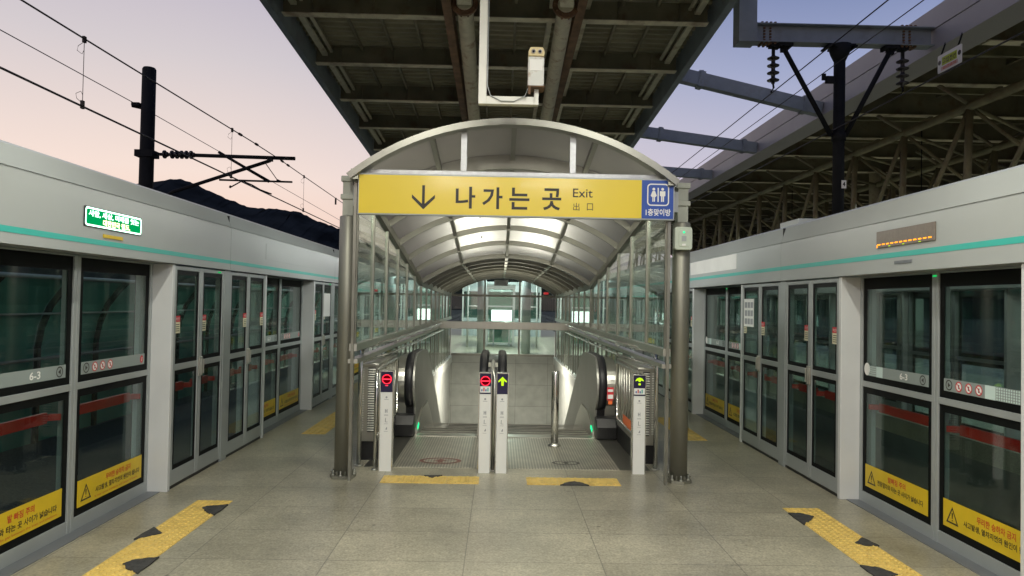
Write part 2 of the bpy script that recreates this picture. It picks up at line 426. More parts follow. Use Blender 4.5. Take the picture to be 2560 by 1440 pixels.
# ------------------------------------------------------------------ setting
def structure(name, mb, mats):
    return tag(mb.build(name, mats), kind='structure')
m = MB()
m.box(XL - .30, XR + .30, -16, 7.33, -.25, 0)
m.box(XL - .30, -1.36, 7.33, 20.1, -.25, 0); m.box(1.58, XR + .30, 7.33, 20.1, -.25, 0)
m.box(XL - .30, XR + .30, 20.1, 70, -.25, 0)
structure('platform_floor', m, 'floor')
m = MB()
m.box(-1.36, -1.073, 7.33, 9.1, -.25, .0); m.box(1.268, 1.58, 7.33, 9.1, -.25, .0); m.box(-.2, .07, 7.33, 9.1, -.25, 0)
structure('landing_border', m, 'border')
for nm, x0, x1 in (('platform_edge', XL - .30, XL - .1), ('platform_edge', XR + .1, XR + .30)):
    m = MB(); m.box(x0, x1, -16, 70, -1.3, -.25); structure(nm, m, 'slab')
m = MB(); m.box(6.25, 15, -16, 70, -.25, 0); structure('opposite_platform_floor', m, 'floor')
m = MB(); m.box(6.25, 6.5, -16, 70, -1.3, -.25); structure('opposite_platform_edge', m, 'slab')
for x0, x1 in ((-9.6, XL - .30), (XR + .30, 6.25)):
    m = MB(); m.box(x0, x1, -16, 70, -1.6, -1.18); structure('track_bed', m, 'ballast')
m = MB(); m.quad([(-1500, -300, -1.7), (1500, -300, -1.7), (1500, 2500, -1.7), (-1500, 2500, -1.7)])
structure('ground', m, 'ground')

# hills: silhouette heights in metres at 420 m, wooded and bumpy
def hills():
    prof = [(-900, 40), (-500, 48), (-330, 52), (-260, 58), (-228, 65), (-212, 69), (-204, 70.6), (-190, 72.8), (-180, 70), (-172, 65.8), (-160, 61), (-147, 56.5), (-133, 56),
            (-120, 54.6), (-106, 49), (-95, 45.2), (-80, 38), (-60, 29), (-30, 22), (60, 18), (160, 30), (300, 42), (600, 55), (900, 50)]
    def H(x):
        for (a, ha), (b, hb) in zip(prof, prof[1:]):
            if a <= x <= b:
                t = (x - a) / (b - a); t = t * t * (3 - 2 * t) * .5 + t * .5
                return ha + (hb - ha) * t
        return 40
    m = MB(); xs = [-900 + i * 12 for i in range(48)] + [-324 + i * 1.6 for i in range(190)] + [-20 + i * 14 for i in range(66)]
    rows = []
    rnd = random.Random(3)
    for k, (dy, s) in enumerate(((-130, .0), (-95, .32), (-60, .62), (-30, .84), (-10, .96), (0, 1.), (12, .97), (60, .7), (140, 0))):
        rows.append([m.v(x + (rnd.uniform(-2, 2) if k in (3, 4) else 0), 420 + dy + rnd.uniform(-1, 1),
                         -1.8 + H(x) * s + (rnd.uniform(-.3, .45) if s > .8 else rnd.uniform(-.4, .4)) * (s > 0)) for x in xs])
    for a, b in zip(rows, rows[1:]):
        for i in range(len(xs) - 1): m.face([a[i], a[i + 1], b[i + 1], b[i]], 0, True)
    structure('hills', m, 'hill')
hills()

# rails in the track beds
first = None
for i, x in enumerate((-5.12, -3.68, 3.95, 5.39)):
    m = MB(); m.prism([(x - .065, -1.17), (x + .065, -1.17), (x + .02, -1.13), (x + .035, -1.03), (x - .035, -1.03), (x - .02, -1.13)], 'y', -16, 70)
    tag(m.build('rail', 'rust'), ('rusty rail ' + ('farther from' if i in (0, 3) else 'nearer to') + ' the platform in the track bed ' + ('by the green barrier' if i < 2 else 'by the opposite roof')), 'rail', 'running rails in the track beds')

# ------------------------------------------------------------------ platform screens
def screen(side):
    s = -1 if side == 'L' else 1
    XFp = XL if side == 'L' else XR
    y0, PER, FL = (6.27, 4.74, 2.52) if side == 'L' else (6.33, 4.86, 2.66)
    sg = -s                                  # seen from the platform, u runs left to right
    def Wk(u, d, z): return (XFp + s * d, sg * u, z)
    lab = ('white platform screen wall with turquoise stripe, on the side of the green lit display' if side == 'L' else
           'white platform screen wall with turquoise stripe, on the side of the orange dotted display')
    root = thing('platform_screen', lab, 'screen wall', (XFp, 6, 0))
    def mb(): return MB(Wk)
    def U(y): return sg * y
    def ubox(b, ya, yb, d0, d1, z0, z1, mat=0):
        b.box(min(U(ya), U(yb)), max(U(ya), U(yb)), d0, d1, z0, z1, mat)
    def pane(b, u0, u1, z0, z1, d, border, top=None):
        """glass sheet (slot 0) with black printed border (slot 1)"""
        top = top or border
        b.box(u0, u1, d, d + .012, z0, z1, 0)
        for q in ((u0, u1, z0, z0 + border), (u0, u1, z1 - top, z1), (u0, u0 + border, z0 + border, z1 - top), (u1 - border, u1, z0 + border, z1 - top)):
            b.box(q[0], q[1], d - .0025, d - .0005, q[2], q[3], 1)
    made = {}
    def link(key, maker, dy, parent):
        """first call builds, later calls copy the part and its sub-parts"""
        if key not in made:
            made[key] = (maker(), dy); return made[key][0]
        o0, d0 = made[key]
        c = dup_tree(o0, parent); c.location = (o0.location.x, o0.location.y + dy - d0, 0)
        return c
    # ---- emergency door leaf between u0 and u1
    def leaf(u0, u1, handle, notice, noticeside, warn=False):
        b = mb(); st = .042
        b.box(u0, u0 + st, .004, .052, .035, 1.975); b.box(u1 - st, u1, .004, .052, .035, 1.975)
        b.box(u0 + st, u1 - st, .006, .05, .035, .165); b.box(u0 + st, u1 - st, .006, .05, 1.045, 1.10); b.box(u0 + st, u1 - st, .006, .05, 1.94, 1.975)
        o = b.build('emergency_door', 'alu', root, bevel=.003)
        for z0, z1 in ((.165, 1.045), (1.10, 1.94)):
            b = mb(); pane(b, u0 + st + .001, u1 - st - .001, z0 + .001, z1 - .001, .016, .04); b.build('glass_pane', ['psdglass', 'frit'], o)
        b = mb(); hu = u1 - .022 if handle > 0 else u0 + .022
        b.box(hu - .016, hu + .016, -.012, .004, .95, 1.13); b.box(hu - .007, hu + .007, -.03, -.012, .97, 1.11)
        b.build('door_handle', 'steel', o, bevel=.003)
        b = mb(); b.box(u0 + .10, u1 - .10, .11, .135, .83, .905)
        b.prism([(u0 + .045, .12), (u0 + .10, .11), (u0 + .10, .135), (u0 + .045, .06)], 'z', .845, .89)
        b.prism([(u1 - .045, .12), (u1 - .10, .11), (u1 - .10, .135), (u1 - .045, .06)], 'z', .845, .89)
        b.build('push_bar', 'redbar', o)
        if notice:
            nu = u1 - .085 if noticeside > 0 else u0 + .085
            b = mb(); f = lambda u, z: (u, .0085, z)
            b.box(nu - .05, nu + .05, .0095, .013, 1.375, 1.475, 0); b.box(nu - .05, nu + .05, .0095, .013, 1.4755, 1.53, 1)
            for q in range(4): b.box(nu - .036, nu + .036, .0088, .0094, 1.392 + q * .019, 1.399 + q * .019, 2)
            b.text('비상문', f, (nu - .035, nu + .035, 1.488, 1.517), 3)
            b.build('notice_sticker', ['cream', 'red', 'ink', 'white'], o)
        return o
    # ---- sliding leaf; kind A is the left leaf as seen from the platform, B the right one
    def slide(u0, u1, kind):
        b = mb(); st = .036; D = .17
        b.box(u0, u0 + st, D, D + .05, .0, 1.985); b.box(u1 - st, u1, D, D + .05, .0, 1.985)
        b.box(u0 + st, u1 - st, D + .002, D + .048, .0, .095); b.box(u0 + st, u1 - st, D + .002, D + .048, 1.018, 1.066); b.box(u0 + st, u1 - st, D + .002, D + .048, 1.975, 1.985)
        for u in (u0 + .004, u1 - .044):      # track side stile returns
            b.box(u, u + .04, D + .05, D + .085, .05, 1.97)
        o = b.build('sliding_door', 'alu', root, bevel=.003)
        g0, g1 = u0 + st + .001, u1 - st - .001
        b = mb(); pane(b, g0, g1, .096, 1.017, D + .016, .055); b.build('glass_pane', ['psdglass', 'frit'], o)
        b = mb(); pane(b, g0, g1, 1.067, 1.974, D + .016, .052, .10); b.build('glass_pane', ['psdglass', 'frit'], o)
        b = mb(); b.box(u0 + .12, u1 - .12, D + .11, D + .135, .80, .875)
        b.prism([(u0 + .06, D + .12), (u0 + .12, D + .11), (u0 + .12, D + .135), (u0 + .06, D + .05)], 'z', .815, .86)
        b.prism([(u1 - .06, D + .12), (u1 - .12, D + .11), (u1 - .12, D + .135), (u1 - .06, D + .05)], 'z', .815, .86)
        b.build('push_bar', 'redbar', o)
        F = lambda u, z: (u, D + .0085, z)
        # grey information band
        b = mb(); a0, a1 = g0 + .054, g1 - .054; zb0, zb1 = 1.12, 1.21; zc = .5 * (zb0 + zb1)
        b.box(a0, a1, D + .010, D + .013, zb0, zb1, 0)
        if kind == 'A':
            b.text('6-3', F, (a0 + (a1 - a0) * .58, a0 + (a1 - a0) * .70, zc - .026, zc + .026), 1, .02)
            c = a1 - .07
            b.loop(circ(c, zc, .038, 24), circ(c, zc, .030, 24), F, 2)
            b.poly([(c - .017, zc), (c + .012, zc + .018), (c + .012, zc - .018)], F, 2)
            if side == 'R':
                b.box(a0 + .17, a0 + .27, D + .0085, D + .0095, zb0, zb1, 4)
                for i in range(7):
                    for j in range(5): b.poly(circ(a0 + .055 + i * .017, zb0 + .010 + j * .0175, .0062, 8), F, 4)
                b.poly(circ(a0 + .02, zc + .01, .05, 20, .055), F, 1)
        else:
            c = a0 + .06
            b.loop(circ(c, zc, .038, 24), circ(c, zc, .030, 24), F, 2)
            b.poly([(c + .017, zc), (c - .012, zc + .018), (c - .012, zc - .018)], F, 2)
            for i in range(3):
                c = a0 + .17 + i * .105
                b.poly(circ(c, zc, .030, 20), F, 1)
                b.loop(circ(c, zc, .036, 20), circ(c, zc, .028, 20), lambda u, z: (u, D + .0078, z), 3)
                b.poly([(c - .006, zc - .016), (c + .004, zc - .016), (c + .007, zc + .014), (c - .003, zc + .014)], lambda u, z: (u, D + .0076, z), 2)
                b.poly([(c - .023, zc + .018), (c - .018, zc + .023), (c + .023, zc - .018), (c + .018, zc - .023)], lambda u, z: (u, D + .0072, z), 3)
            if side == 'R':
                b.box(a0 + .44, a0 + .54, D + .0085, D + .0095, zb0, zb1, 4)
                n = int((a1 - a0 - .56) / .022)
                for i in range(n):
                    for j in range(5): b.poly(circ(a0 + .555 + i * .022, zb0 + .010 + j * .0175, .0075, 8), F, 4)
            else:
                c = a1 - .05
                b.poly(circ(c, zc, .026, 16, .032), F, 3)
                b.poly([(c - .008, zc - .016), (c + .002, zc - .018), (c + .010, zc + .016), (c, zc + .018)], lambda u, z: (u, D + .0078, z), 1)
        b.build('information_band', ['band', 'white', 'ink', 'red', 'pale'], o)
        # yellow warning film near the floor
        b = mb(); zb0, zb1 = .152, .345
        b.box(a0, a1, D + .010, D + .0135, zb0, zb1, 0)
        w = a1 - a0; c = a0 + .105
        tri = [(c - .068, zb0 + .035), (c + .068, zb0 + .035), (c, zb0 + .155)]; tri2 = [(c - .050, zb0 + .046), (c + .050, zb0 + .046), (c, zb0 + .135)]
        b.loop(tri, tri2, F, 1)
        b.poly([(c - .004, zb0 + .07), (c + .004, zb0 + .07), (c + .008, zb0 + .112), (c - .008, zb0 + .112)], F, 1); b.poly(circ(c, zb0 + .058, .0055, 8), F, 1)
        if kind == 'A':
            two = '열차와 타는 곳 사이가 넓습니다' if side == 'L' else '전동열차와 타는 곳 사이가 넓습니다'
            b.text('발 빠짐 주의' if side == 'L' else '발빠짐 주의', F, (a0 + w * .40, a0 + w * .68, zb0 + .115, zb0 + .165), 2, .022)
            b.text(two, F, (a0 + w * .22, a0 + w * .94, zb0 + .052, zb0 + .098), 1, .02)
            if side == 'L': b.text('Watch the gap between the train and platform.', F, (a0 + w * .20, a0 + w * .95, zb0 + .016, zb0 + .036), 2)
        else:
            b.text('무리한 승하차 금지', F, (a0 + w * .40, a0 + w * .80, zb0 + .115, zb0 + .165), 2, .022)
            b.text('사고발생, 열차지연의 원인이 됩니다', F, (a0 + w * .25, a0 + w * .96, zb0 + .052, zb0 + .098), 1, .02)
            if side == 'L': b.text('It may cause accidents and delays of trains.', F, (a0 + w * .24, a0 + w * .93, zb0 + .016, zb0 + .036), 2)
        b.build('warning_sticker', ['yellow', 'ink', 'redink'], o)
        return o
    w = (FL - .26) / 4
    for k in range(-2, 7):
        dy = k * PER; ya = y0 + dy
        far = k >= 3
        def post(yp, nm='post'):
            b = mb(); ubox(b, yp, yp + .05, 0, .32, 0, 1.985); return b.build('screen_post', 'post', root, bevel=.004)
        link('postA', lambda: post(ya), dy, root); link('postB', lambda: post(ya + FL - .05), dy, root)
        def mull():
            b = mb(); ubox(b, ya + .05 + 2 * w + .003, ya + .05 + 2 * w + .157, .001, .10, 0, 1.985); return b.build('screen_mullion', 'alu', root, bevel=.003)
        link('mull', mull, dy, root)
        def sill():
            b = mb(); ubox(b, ya + .05, ya + FL - .05, .02, .09, .0, .03); return b.build('threshold', 'black', root)
        link('sill', sill, dy, root)
        def rail():
            b = mb(); ubox(b, ya - (PER - FL), ya, .06, .30, .0, .006); return b.build('door_sill', 'sill', root)
        link('dsill', rail, dy, root)
        edges = [(ya + .05, ya + .05 + w), (ya + .05 + w, ya + .05 + 2 * w), (ya + .05 + 2 * w + .16, ya + .05 + 3 * w + .16), (ya + .05 + 3 * w + .16, ya + .05 + 4 * w + .16)]
        for i, (p, q) in enumerate(edges):
            a, c = sorted((U(p + .002), U(q - .002)))
            hs = (1 if i % 2 == 0 else -1) * sg
            ns = (-1, -1, 1, 1)[i] * sg
            link('leaf%d' % i, lambda: leaf(a, c, hs, True, ns), dy, root)
        def lampg():
            b = mb(); yp = edges[1][0] + .40 if side == 'L' else ya - .5 * (PER - FL) - .02; dd = -.004 if side == 'L' else .168
            ubox(b, yp, yp + .05, dd, dd + .010, 1.95, 1.962); return b.build('door_indicator', 'dimgreen', root)
        link('indicator', lampg, dy, root)
        s0, s1 = ya - (PER - FL), ya; mid = .5 * (s0 + s1)
        near = sorted((U(s0 + .004), U(mid - .003))); fars = sorted((U(mid + .003), U(s1 - .004)))
        kn = 'A' if side == 'L' else 'B'; kf = 'B' if side == 'L' else 'A'
        link('slideN', lambda: slide(near[0], near[1], kn), dy, root)
        link('slideF', lambda: slide(fars[0], fars[1], kf), dy, root)
        # header panel, jointed at the middle of each fixed part
        def header():
            b = mb(); j0 = ya + .05 + 2 * w + .08; ua, ub = sorted((U(j0 + .003), U(j0 + PER - .003)))
            zt = 2.595 if side == 'L' else 2.585; zj = 2.44 if side == 'L' else 2.40
            b.prism([(-.022, 1.99), (-.022, zj - .012), (-.012, zj - .012), (-.012, zj), (-.020, zj), (.03, zt - .02), (.06, zt), (.50, zt), (.50, 1.99)], 'x', ua, ub)
            return b.build('header_panel', 'paint', root)
        link('header', header, dy, root)
        def seam():
            b = mb(); j0 = ya + .05 + 2 * w + .08; ua, ub = sorted((U(j0 - .003), U(j0 + .003))); b.box(ua, ub, .0, .4, 2.0, 2.56); return b.build('header_seam', 'black', root)
        link('seam', seam, dy, root)
        def stripe():
            b = mb(); j0 = ya + .05 + 2 * w + .08; ua, ub = sorted((U(j0 + .004), U(j0 + PER - .004)))
            z0, z1 = (2.055, 2.092) if side == 'L' else (2.103, 2.143)
            b.box(ua, ub, -.0245, -.0222, z0, z1); return b.build('stripe', 'teal', root)
        link('stripe', stripe, dy, root)
    return root, Wk, U
scrL, WL, UL = screen('L')
scrR, WR, UR = screen('R')
# the screen of the platform across the tracks, seen from behind through the glass
op = dup_tree(scrL, None, lambda c: not any(t in c.name for t in ('sticker', 'band', 'sill', 'push_bar')))
op.location.x = 6.62; op['label'] = 'screen wall of the opposite platform beyond the tracks, seen from behind through glass'

# papers stuck on the doors
for Wf, u0, u1, z0, z1, lab in ((WR, -8.86, -8.52, 1.46, 1.80, 'white paper with small pictures on a door near the pole with the pale box'), (WL, 11.62, 12.05, 1.42, 1.80, 'plain white paper on a far door beside the pole under the arrow end')):
    b = MB(Wf); b.box(u0, u1, -.002, -.0005, z0, z1, 0)
    if Wf is WR:
        for i in range(3):
            for j in range(3): b.box(u0 + .03 + i * .10, u0 + .11 + i * .10, -.0032, -.0022, z0 + .03 + j * .10, z0 + .10 + j * .10, 1)
    tag(b.build('notice_paper', ['white', 'greyink'] if Wf is WR else ['white']), lab, 'paper')
# header fittings
d = -.022
f = lambda u, z: (u, d - .0095, z)
root = thing('led_display', 'glowing green display with white and yellow scrolling text on white header', 'display', (XL + .03, 5.26, 2.17))
b = MB(WL); b.box(4.875, 5.645, d - .008, d, 2.172, 2.312); b.build('display_case', 'black', root, bevel=.004)
b = MB(WL)
b.poly(rrect(4.885, 5.635, 2.180, 2.304, .02), lambda u, z: (u, d - .0085, z), 0); b.build('lit_field', 'ledgreen', root)
b = MB(WL)
b.loop(rrect(4.882, 5.638, 2.178, 2.307, .022), rrect(4.894, 5.626, 2.190, 2.295, .016), f, 0)
b.text('사람, 세상, 미래를 잇는', f, (4.92, 5.60, 2.243, 2.289), 0, .03)
b.text('대한민국 철도.', f, (5.10, 5.47, 2.194, 2.238), 1, .035)
b.build('lettering', ['ledwhite', 'ledyellow'], root)
b = MB(WL); b.box(5.12, 5.375, d - .008, d, 2.113, 2.137)
tag(b.build('name_plate', 'yellow'), 'small dull yellow plate under the green display', 'plate')
root = thing('led_display', 'brown display panel with a row of orange dashes along its foot', 'display', (XR - .03, 5.3, 2.19))
b = MB(WR); b.box(-5.68, -4.91, d - .012, d, 2.19, 2.322, 0); b.build('display_case', 'ledpanel', root, bevel=.003)
b = MB(WR); f2 = lambda u, z: (u, d - .0135, z)
for i in range(12):
    u = -5.655 + i * .061; b.poly(rrect(u, u + .042, 2.211, 2.221, .003, 2), f2, 0)
b.poly([(-5.675, 2.192), (-5.662, 2.192), (-5.650, 2.219), (-5.668, 2.219)], f2, 0)
for u in (-5.50, -5.31, -5.10):
    b.poly(rrect(u, u + .03, 2.193, 2.199, .002, 2), f2, 1)
b.build('led_dashes', ['ledorange', 'ledlime'], root)
b = MB(WR); b.box(-5.43, -5.20, d - .006, d, 2.052, 2.074)
tag(b.build('name_plate', 'sill'), 'small grey plate below the turquoise stripe near the orange display', 'plate')
b = MB(WR); b.box(-11.3, -9.1, d - .003, d - .0006, 2.19, 2.385)
tag(b.build('blank_notice', 'white'), 'long blank white panel stuck on the white header behind the right pole', 'notice')
b = MB(WL); b.box(8.65, 11.2, d - .003, d - .0006, 2.17, 2.36)
tag(b.build('blank_notice', 'paint'), 'long pale blank panel stuck on the header beyond the green display', 'notice')
b = MB(WR); b.box(-8.05, -7.55, .12, .34, 2.586, 2.66)
tag(b.build('junction_box', 'paint', bevel=.006), 'small white box on top of the screen header by the mast', 'box')

# ------------------------------------------------------------------ escalator shelter
def zr(y): return 3.40 - .882 * (y - YF) / (YK - YF) if y <= YK else 2.518 - .10 * (y - YK) / (YB - YK)
def ze(y): return 2.90 - .865 * (y - YF) / (YK - YF) if y <= YK else 2.035 - .115 * (y - YK) / (YB - YK)
def arc(y, s, h=TH, lift=0.):
    r = zr(y) - ze(y); R = (TH * TH + r * r) / (2 * r); p0 = math.asin(TH / R)
    a = p0 * s * (h / TH)
    return (XT + (R + lift) * math.sin(a), y, zr(y) - R + (R + lift) * math.cos(a))
shel = thing('escalator_shelter', 'arched steel and glass shelter over the escalators, with a milky vaulted roof', 'shelter', (XT, YF, 0))
SS = [i / 12 - 1 for i in range(25)]
def arch(name, y, w, h, half=TH, lift=0., mat='frame'):
    """curved rib of rectangular section; w along Y, h radially"""
    b = MB(); rings = []
    for s in SS:
        lo = arc(y, s, half, lift - h / 2); hi = arc(y, s, half, lift + h / 2)
        rings.append([b.v(lo[0], y - w / 2, lo[2]), b.v(lo[0], y + w / 2, lo[2]), b.v(hi[0], y + w / 2, hi[2]), b.v(hi[0], y - w / 2, hi[2])])
    for p, q in zip(rings, rings[1:]):
        for i in range(4): b.face([p[i], p[(i + 1) % 4], q[(i + 1) % 4], q[i]], 0, False)
    b.face(rings[0]); b.face(rings[-1][::-1])
    return b.build(name, mat, shel)
arch('front_arch', YF - .06, .14, .06, TH + .07, -.012, 'archmetal')
ribs = [YF + BAY * i for i in range(1, 14)] + [YB]
for y in ribs:
    arch('roof_rib', y, .055, .075, lift=0.) if y > YF + BAY + .1 else arch('roof_rib', y, .09, .15, lift=-.03)
ys = [YF] + ribs
for a, c in zip(ys, ys[1:]):
    b = MB(); A = [b.v(*arc(a + .0, s, TH, .045)) for s in SS]; B = [b.v(*arc(c, s, TH, .045)) for s in SS]
    for i in range(len(SS) - 1): b.face([A[i], A[i + 1], B[i + 1], B[i]], 0, True)
    b.build('roof_panel', 'roofpc', shel)
for s in (-.5, 0., .5):
    b = MB(); pts = [arc(y, s, TH, .0) for y in (YF, YK, YB)]
    for p, q in zip(pts, pts[1:]): b.bar(p, q, .05, .05)
    b.build('roof_purlin', 'frame', shel)
for sx in (-1, 1):
    b = MB(); x = XT + sx * TH
    b.bar((x, YF - .1, ze(YF) - .02), (x, YK, ze(YK) - .02), .07, .10); b.bar((x, YK, ze(YK) - .02), (x, YB, ze(YB) - .02), .07, .10)
    b.build('eave_beam', 'frame', shel)
    # curb, mid rail, mullions, panes
    b = MB(); b.box(x - .06 if sx < 0 else x - .07, x + .07 if sx < 0 else x + .06, 8.7, YB + .06, .0, .20); b.build('curb', 'wall_white', shel, bevel=.01)
    b = MB(); b.box(x - .035, x + .035, YF + .02, YB, 1.215, 1.285); b.box(x - .045, x + .045, YF + .02, YB, 1.10, 1.14); b.build('mid_rail', 'steel', shel)
    yy = [YF + .06] + ribs[:-1] + [YB]
    for y in yy:
        b = MB(); z0 = .2 if y > 8.7 else 0.
        b.box(x - .02, x + .02, y - .022, y + .022, z0, 1.10) if z0 else None; b.box(x - .02, x + .02, y - .022, y + .022, 1.285, ze(y) - .07); b.build('mullion', 'frame', shel)
    for y in yy[:-1]:                              # slender intermediate bars of the lower field
        ym = y + BAY / 2
        if 8.9 < ym < YB - .3:
            b = MB(); b.box(x - .012, x + .012, ym - .012, ym + .012, .2 if ym > 8.7 else .0, 1.10); b.build('glazing_bar', 'frame', shel)
    for a, c in zip(yy, yy[1:]):
        b = MB(); b.prism([(a + .024, 1.287), (c - .024, 1.287), (c - .024, ze(c) - .075), (a + .024, ze(a) - .075)], 'x', x - .005, x + .005); b.build('glass_pane', 'glass', shel)
        if a > 8.6: b = MB(); b.box(x - .005, x + .005, a + .024, c - .024, .2, 1.098); b.build('glass_pane', 'glass', shel)
# cross beam and back wall
b = MB(); b.box(XT - TH + .04, XT + TH - .04, 15.95, 16.10, 1.10, 1.265); b.build('cross_beam', 'steel', shel, bevel=.01)
xs = [XT - TH, -.42, .56, XT + TH]
b = MB()
b.box(XT - TH + .04, XT + TH - .04, YB - .02, YB + .03, ze(YB) - .06, ze(YB) + .0); b.box(XT - TH + .04, XT + TH - .04, YB - .02, YB + .03, .20, .26)
for x in xs[1:3]: b.box(x - .025, x + .025, YB - .018, YB + .028, .26, ze(YB) - .06); b.box(x - .025, x + .025, YB - .018, YB + .028, ze(YB), arc(YB, (x - XT) / TH)[2] - .03)
b.build('back_frame', 'frame', shel)
for a, c in zip(xs, xs[1:]):
    b = MB(); b.box(a + .03, c - .03, YB, YB + .01, .262, ze(YB) - .062); b.build('glass_pane', 'glass', shel)
b = MB(); n = 24; P = [arc(YB, s, TH, -.04) for s in SS]
b.prism([(p[0], max(p[2], ze(YB) + .002)) for p in P], 'y', YB, YB + .01); b.build('gable_pane', 'glass', shel)
# silver crosspiece and uprights above the sign
b = MB(); b.box(XT - TH + .02, XT + TH + .02, YF + .0, YF + .07, 2.897, 2.945); b.build('sign_rail', 'zinc', shel, bevel=.004)
for x in (-.366, .673):
    b = MB(); b.box(x - .028, x + .028, YF + .005, YF + .06, 2.946, arc(YF - .06, (x - XT) / TH)[2] - .02); b.build('sign_upright', 'zinc', shel)
for sx in (-1, 1):                                 # front jambs
    x = XT + sx * (TH + .005)
    b = MB(); b.box(x - .014, x + .014, YF + .0, YF + .05, .0, 2.86); b.build('front_jamb', 'frame', shel)

# sign
sign = thing('exit_sign', 'long yellow exit sign with down arrow above the escalators', 'sign', (XT, YF, 2.5))
x0, x1, z0, z1 = -1.352, 1.635, 2.505, 2.895; yS = YF - .065
b = MB(); b.box(x0, x1, yS + .004, YF - .002, z0, z1); b.build('sign_case', 'alu', sign, bevel=.004)
b = MB(); b.box(x0 + .012, 1.322, yS, yS + .003, z0 + .014, z1 - .014); b.build('yellow_panel', 'signyellow', sign)
b = MB(); b.box(1.324, x1 - .012, yS, yS + .003, z0 + .014, z1 - .014); b.build('restroom_panel', 'blue', sign)
fs = lambda u, z: (u, yS - .0012, z)
b = MB()
c = -.735
b.poly([(c - .013, 2.79), (c + .013, 2.79), (c + .013, 2.60), (c - .013, 2.60)], fs, 0)
b.poly([(c, 2.562), (c + .108, 2.668), (c + .108, 2.702), (c, 2.604)], fs, 0); b.poly([(c, 2.562), (c, 2.604), (c - .108, 2.702), (c - .108, 2.668)], fs, 0)
for s, bx in (('나', (-.432, -.248)), ('가', (-.182, .008)), ('는', (.072, .262)), ('곳', (.382, .562))):
    b.build('letter' if s != '나' else 'arrow', 'ink', sign); b = MB(); b.text(s, fs, (*bx, 2.578, 2.785), 0, .022)
b.build('letter', 'ink', sign); b = MB(); b.text('Exit', fs, (.672, .858, 2.705, 2.788), 0, .004)
b.text('出', fs, (.676, .735, 2.580, 2.652), 0, .0); b.text('口', fs, (.806, .862, 2.583, 2.650), 0, .0)
b.build('lettering', 'ink', sign)
b = MB(); xa, xb, za, zb = 1.374, 1.582, 2.640, 2.850
b.loop(rrect(xa, xb, za, zb, .035), rrect(xa + .011, xb - .011, za + .011, zb - .011, .026), fs)
cz = .5 * (za + zb); cx = .5 * (xa + xb)
for k, q in ((-1, 'w'), (1, 'm')):
    px = cx + k * .042
    b.poly(circ(px, cz + .053, .0135, 14), fs)
    if q == 'w':
        b.poly([(px - .011, cz + .036), (px + .011, cz + .036), (px + .029, cz - .010), (px + .021, cz - .016), (px + .018, cz - .022), (px - .018, cz - .022), (px - .021, cz - .016), (px - .029, cz - .010)], fs)
        for e in (-1, 1): b.poly([(px + e * .002, cz - .022), (px + e * .012, cz - .022), (px + e * .012, cz - .066), (px + e * .002, cz - .066)], fs)
    else:
        b.poly([(px - .026, cz + .034), (px + .026, cz + .034), (px + .026, cz - .010), (px + .016, cz - .014), (px + .015, cz - .016), (px - .015, cz - .016), (px - .016, cz - .014), (px - .026, cz - .010)], fs)
        for e in (-1, 1): b.poly([(px + e * .002, cz - .016), (px + e * .014, cz - .016), (px + e * .014, cz - .066), (px + e * .002, cz - .066)], fs)
b.poly([(cx - .006, cz + .066), (cx + .006, cz + .066), (cx + .006, cz - .068), (cx - .006, cz - .068)], fs)
b.text('1층맞이방', fs, (1.362, 1.598, 2.545, 2.612), 0, .02)
b.build('restroom_pictogram', 'white', sign)

# front poles
def pole(x, label, s):
    root = thing('support_pole', label, 'pole', (x, 6.9, 0), 'front poles of the shelter')
    b = MB(); b.lathe((x, 6.9, 0), [(.0845, .03), (.0845, 2.5), (.078, 2.507)], 32); b.build('tube', 'pole', root)
    b = MB(); b.prism(circ(x, 6.9, .128, 8, a0=PI / 8, a1=PI / 8 + 2 * PI * .99999), 'z', .001, .028); o = b.build('base_flange', 'pole', root, bevel=.004)
    for i in range(8):
        a = 2 * PI * i / 8
        bb = MB(); bx, by = x + .108 * math.cos(a), 6.9 + .108 * math.sin(a)
        bb.lathe((bx, by, .028), [(.014, 0), (.014, .014), (.008, .014), (.008, .05)], 6); bb.build('anchor_bolt', 'steel', o)
        bb = MB(); ca, sa = math.cos(a + PI / 8), math.sin(a + PI / 8)
        bb.bar((x + .085 * ca, 6.9 + .085 * sa, .05), (x + .112 * ca, 6.9 + .112 * sa, .04), .008, .05); bb.build('gusset', 'pole', o)
    b = MB(); w = .052
    b.box(x - w, x + w, 6.9 - w, 6.9 + w, 2.507, 2.888); b.build('post_head', 'postgrey', root, bevel=.006)
    for z0, z1, k in ((2.835, 2.892, .068), (2.665, 2.715, .070)):
        b = MB(); b.box(x - k, x + k, 6.9 - k, 6.9 + k, z0, z1); b.build('collar', 'postgrey', root, bevel=.008)
    b = MB(); xa, xb = sorted((x + s * .053, x + s * .115)); b.box(xa, xb, 6.82, 6.90, 2.60, 2.80); b.build('bracket', 'alu', root, bevel=.004)
pole(-1.475, 'satin steel pole under the arrow end of the yellow sign', 1)
pole(1.758, 'satin steel pole under the blue end of the sign, carrying a pale box', -1)
root = thing('alarm_box', 'pale plastic box with a small green light at the head of the pole', 'alarm box', (1.74, 6.8, 2.23))
b = MB(); b.prism(rrect(1.656, 1.822, 2.234, 2.452, .025), 'y', 6.735, 6.815); b.build('case', 'paleplastic', root, bevel=.006)
b = MB(); b.prism(rrect(1.690, 1.788, 2.262, 2.425, .02), 'y', 6.728, 6.7345); o = b.build('front_cover', 'paleplastic', root, bevel=.003)
b = MB(); b.box(1.718, 1.762, 6.724, 6.7275, 2.315, 2.365); b.build('label_plate', 'alu', root)
b = MB(); b.disc((1.739, 6.725, 2.400), 'y', .010, .006, 14); b.build('indicator_light', 'comb', root)
b = MB(); b.box(1.722, 1.756, 6.724, 6.7275, 2.272, 2.290); b.build('sticker', 'white', root)

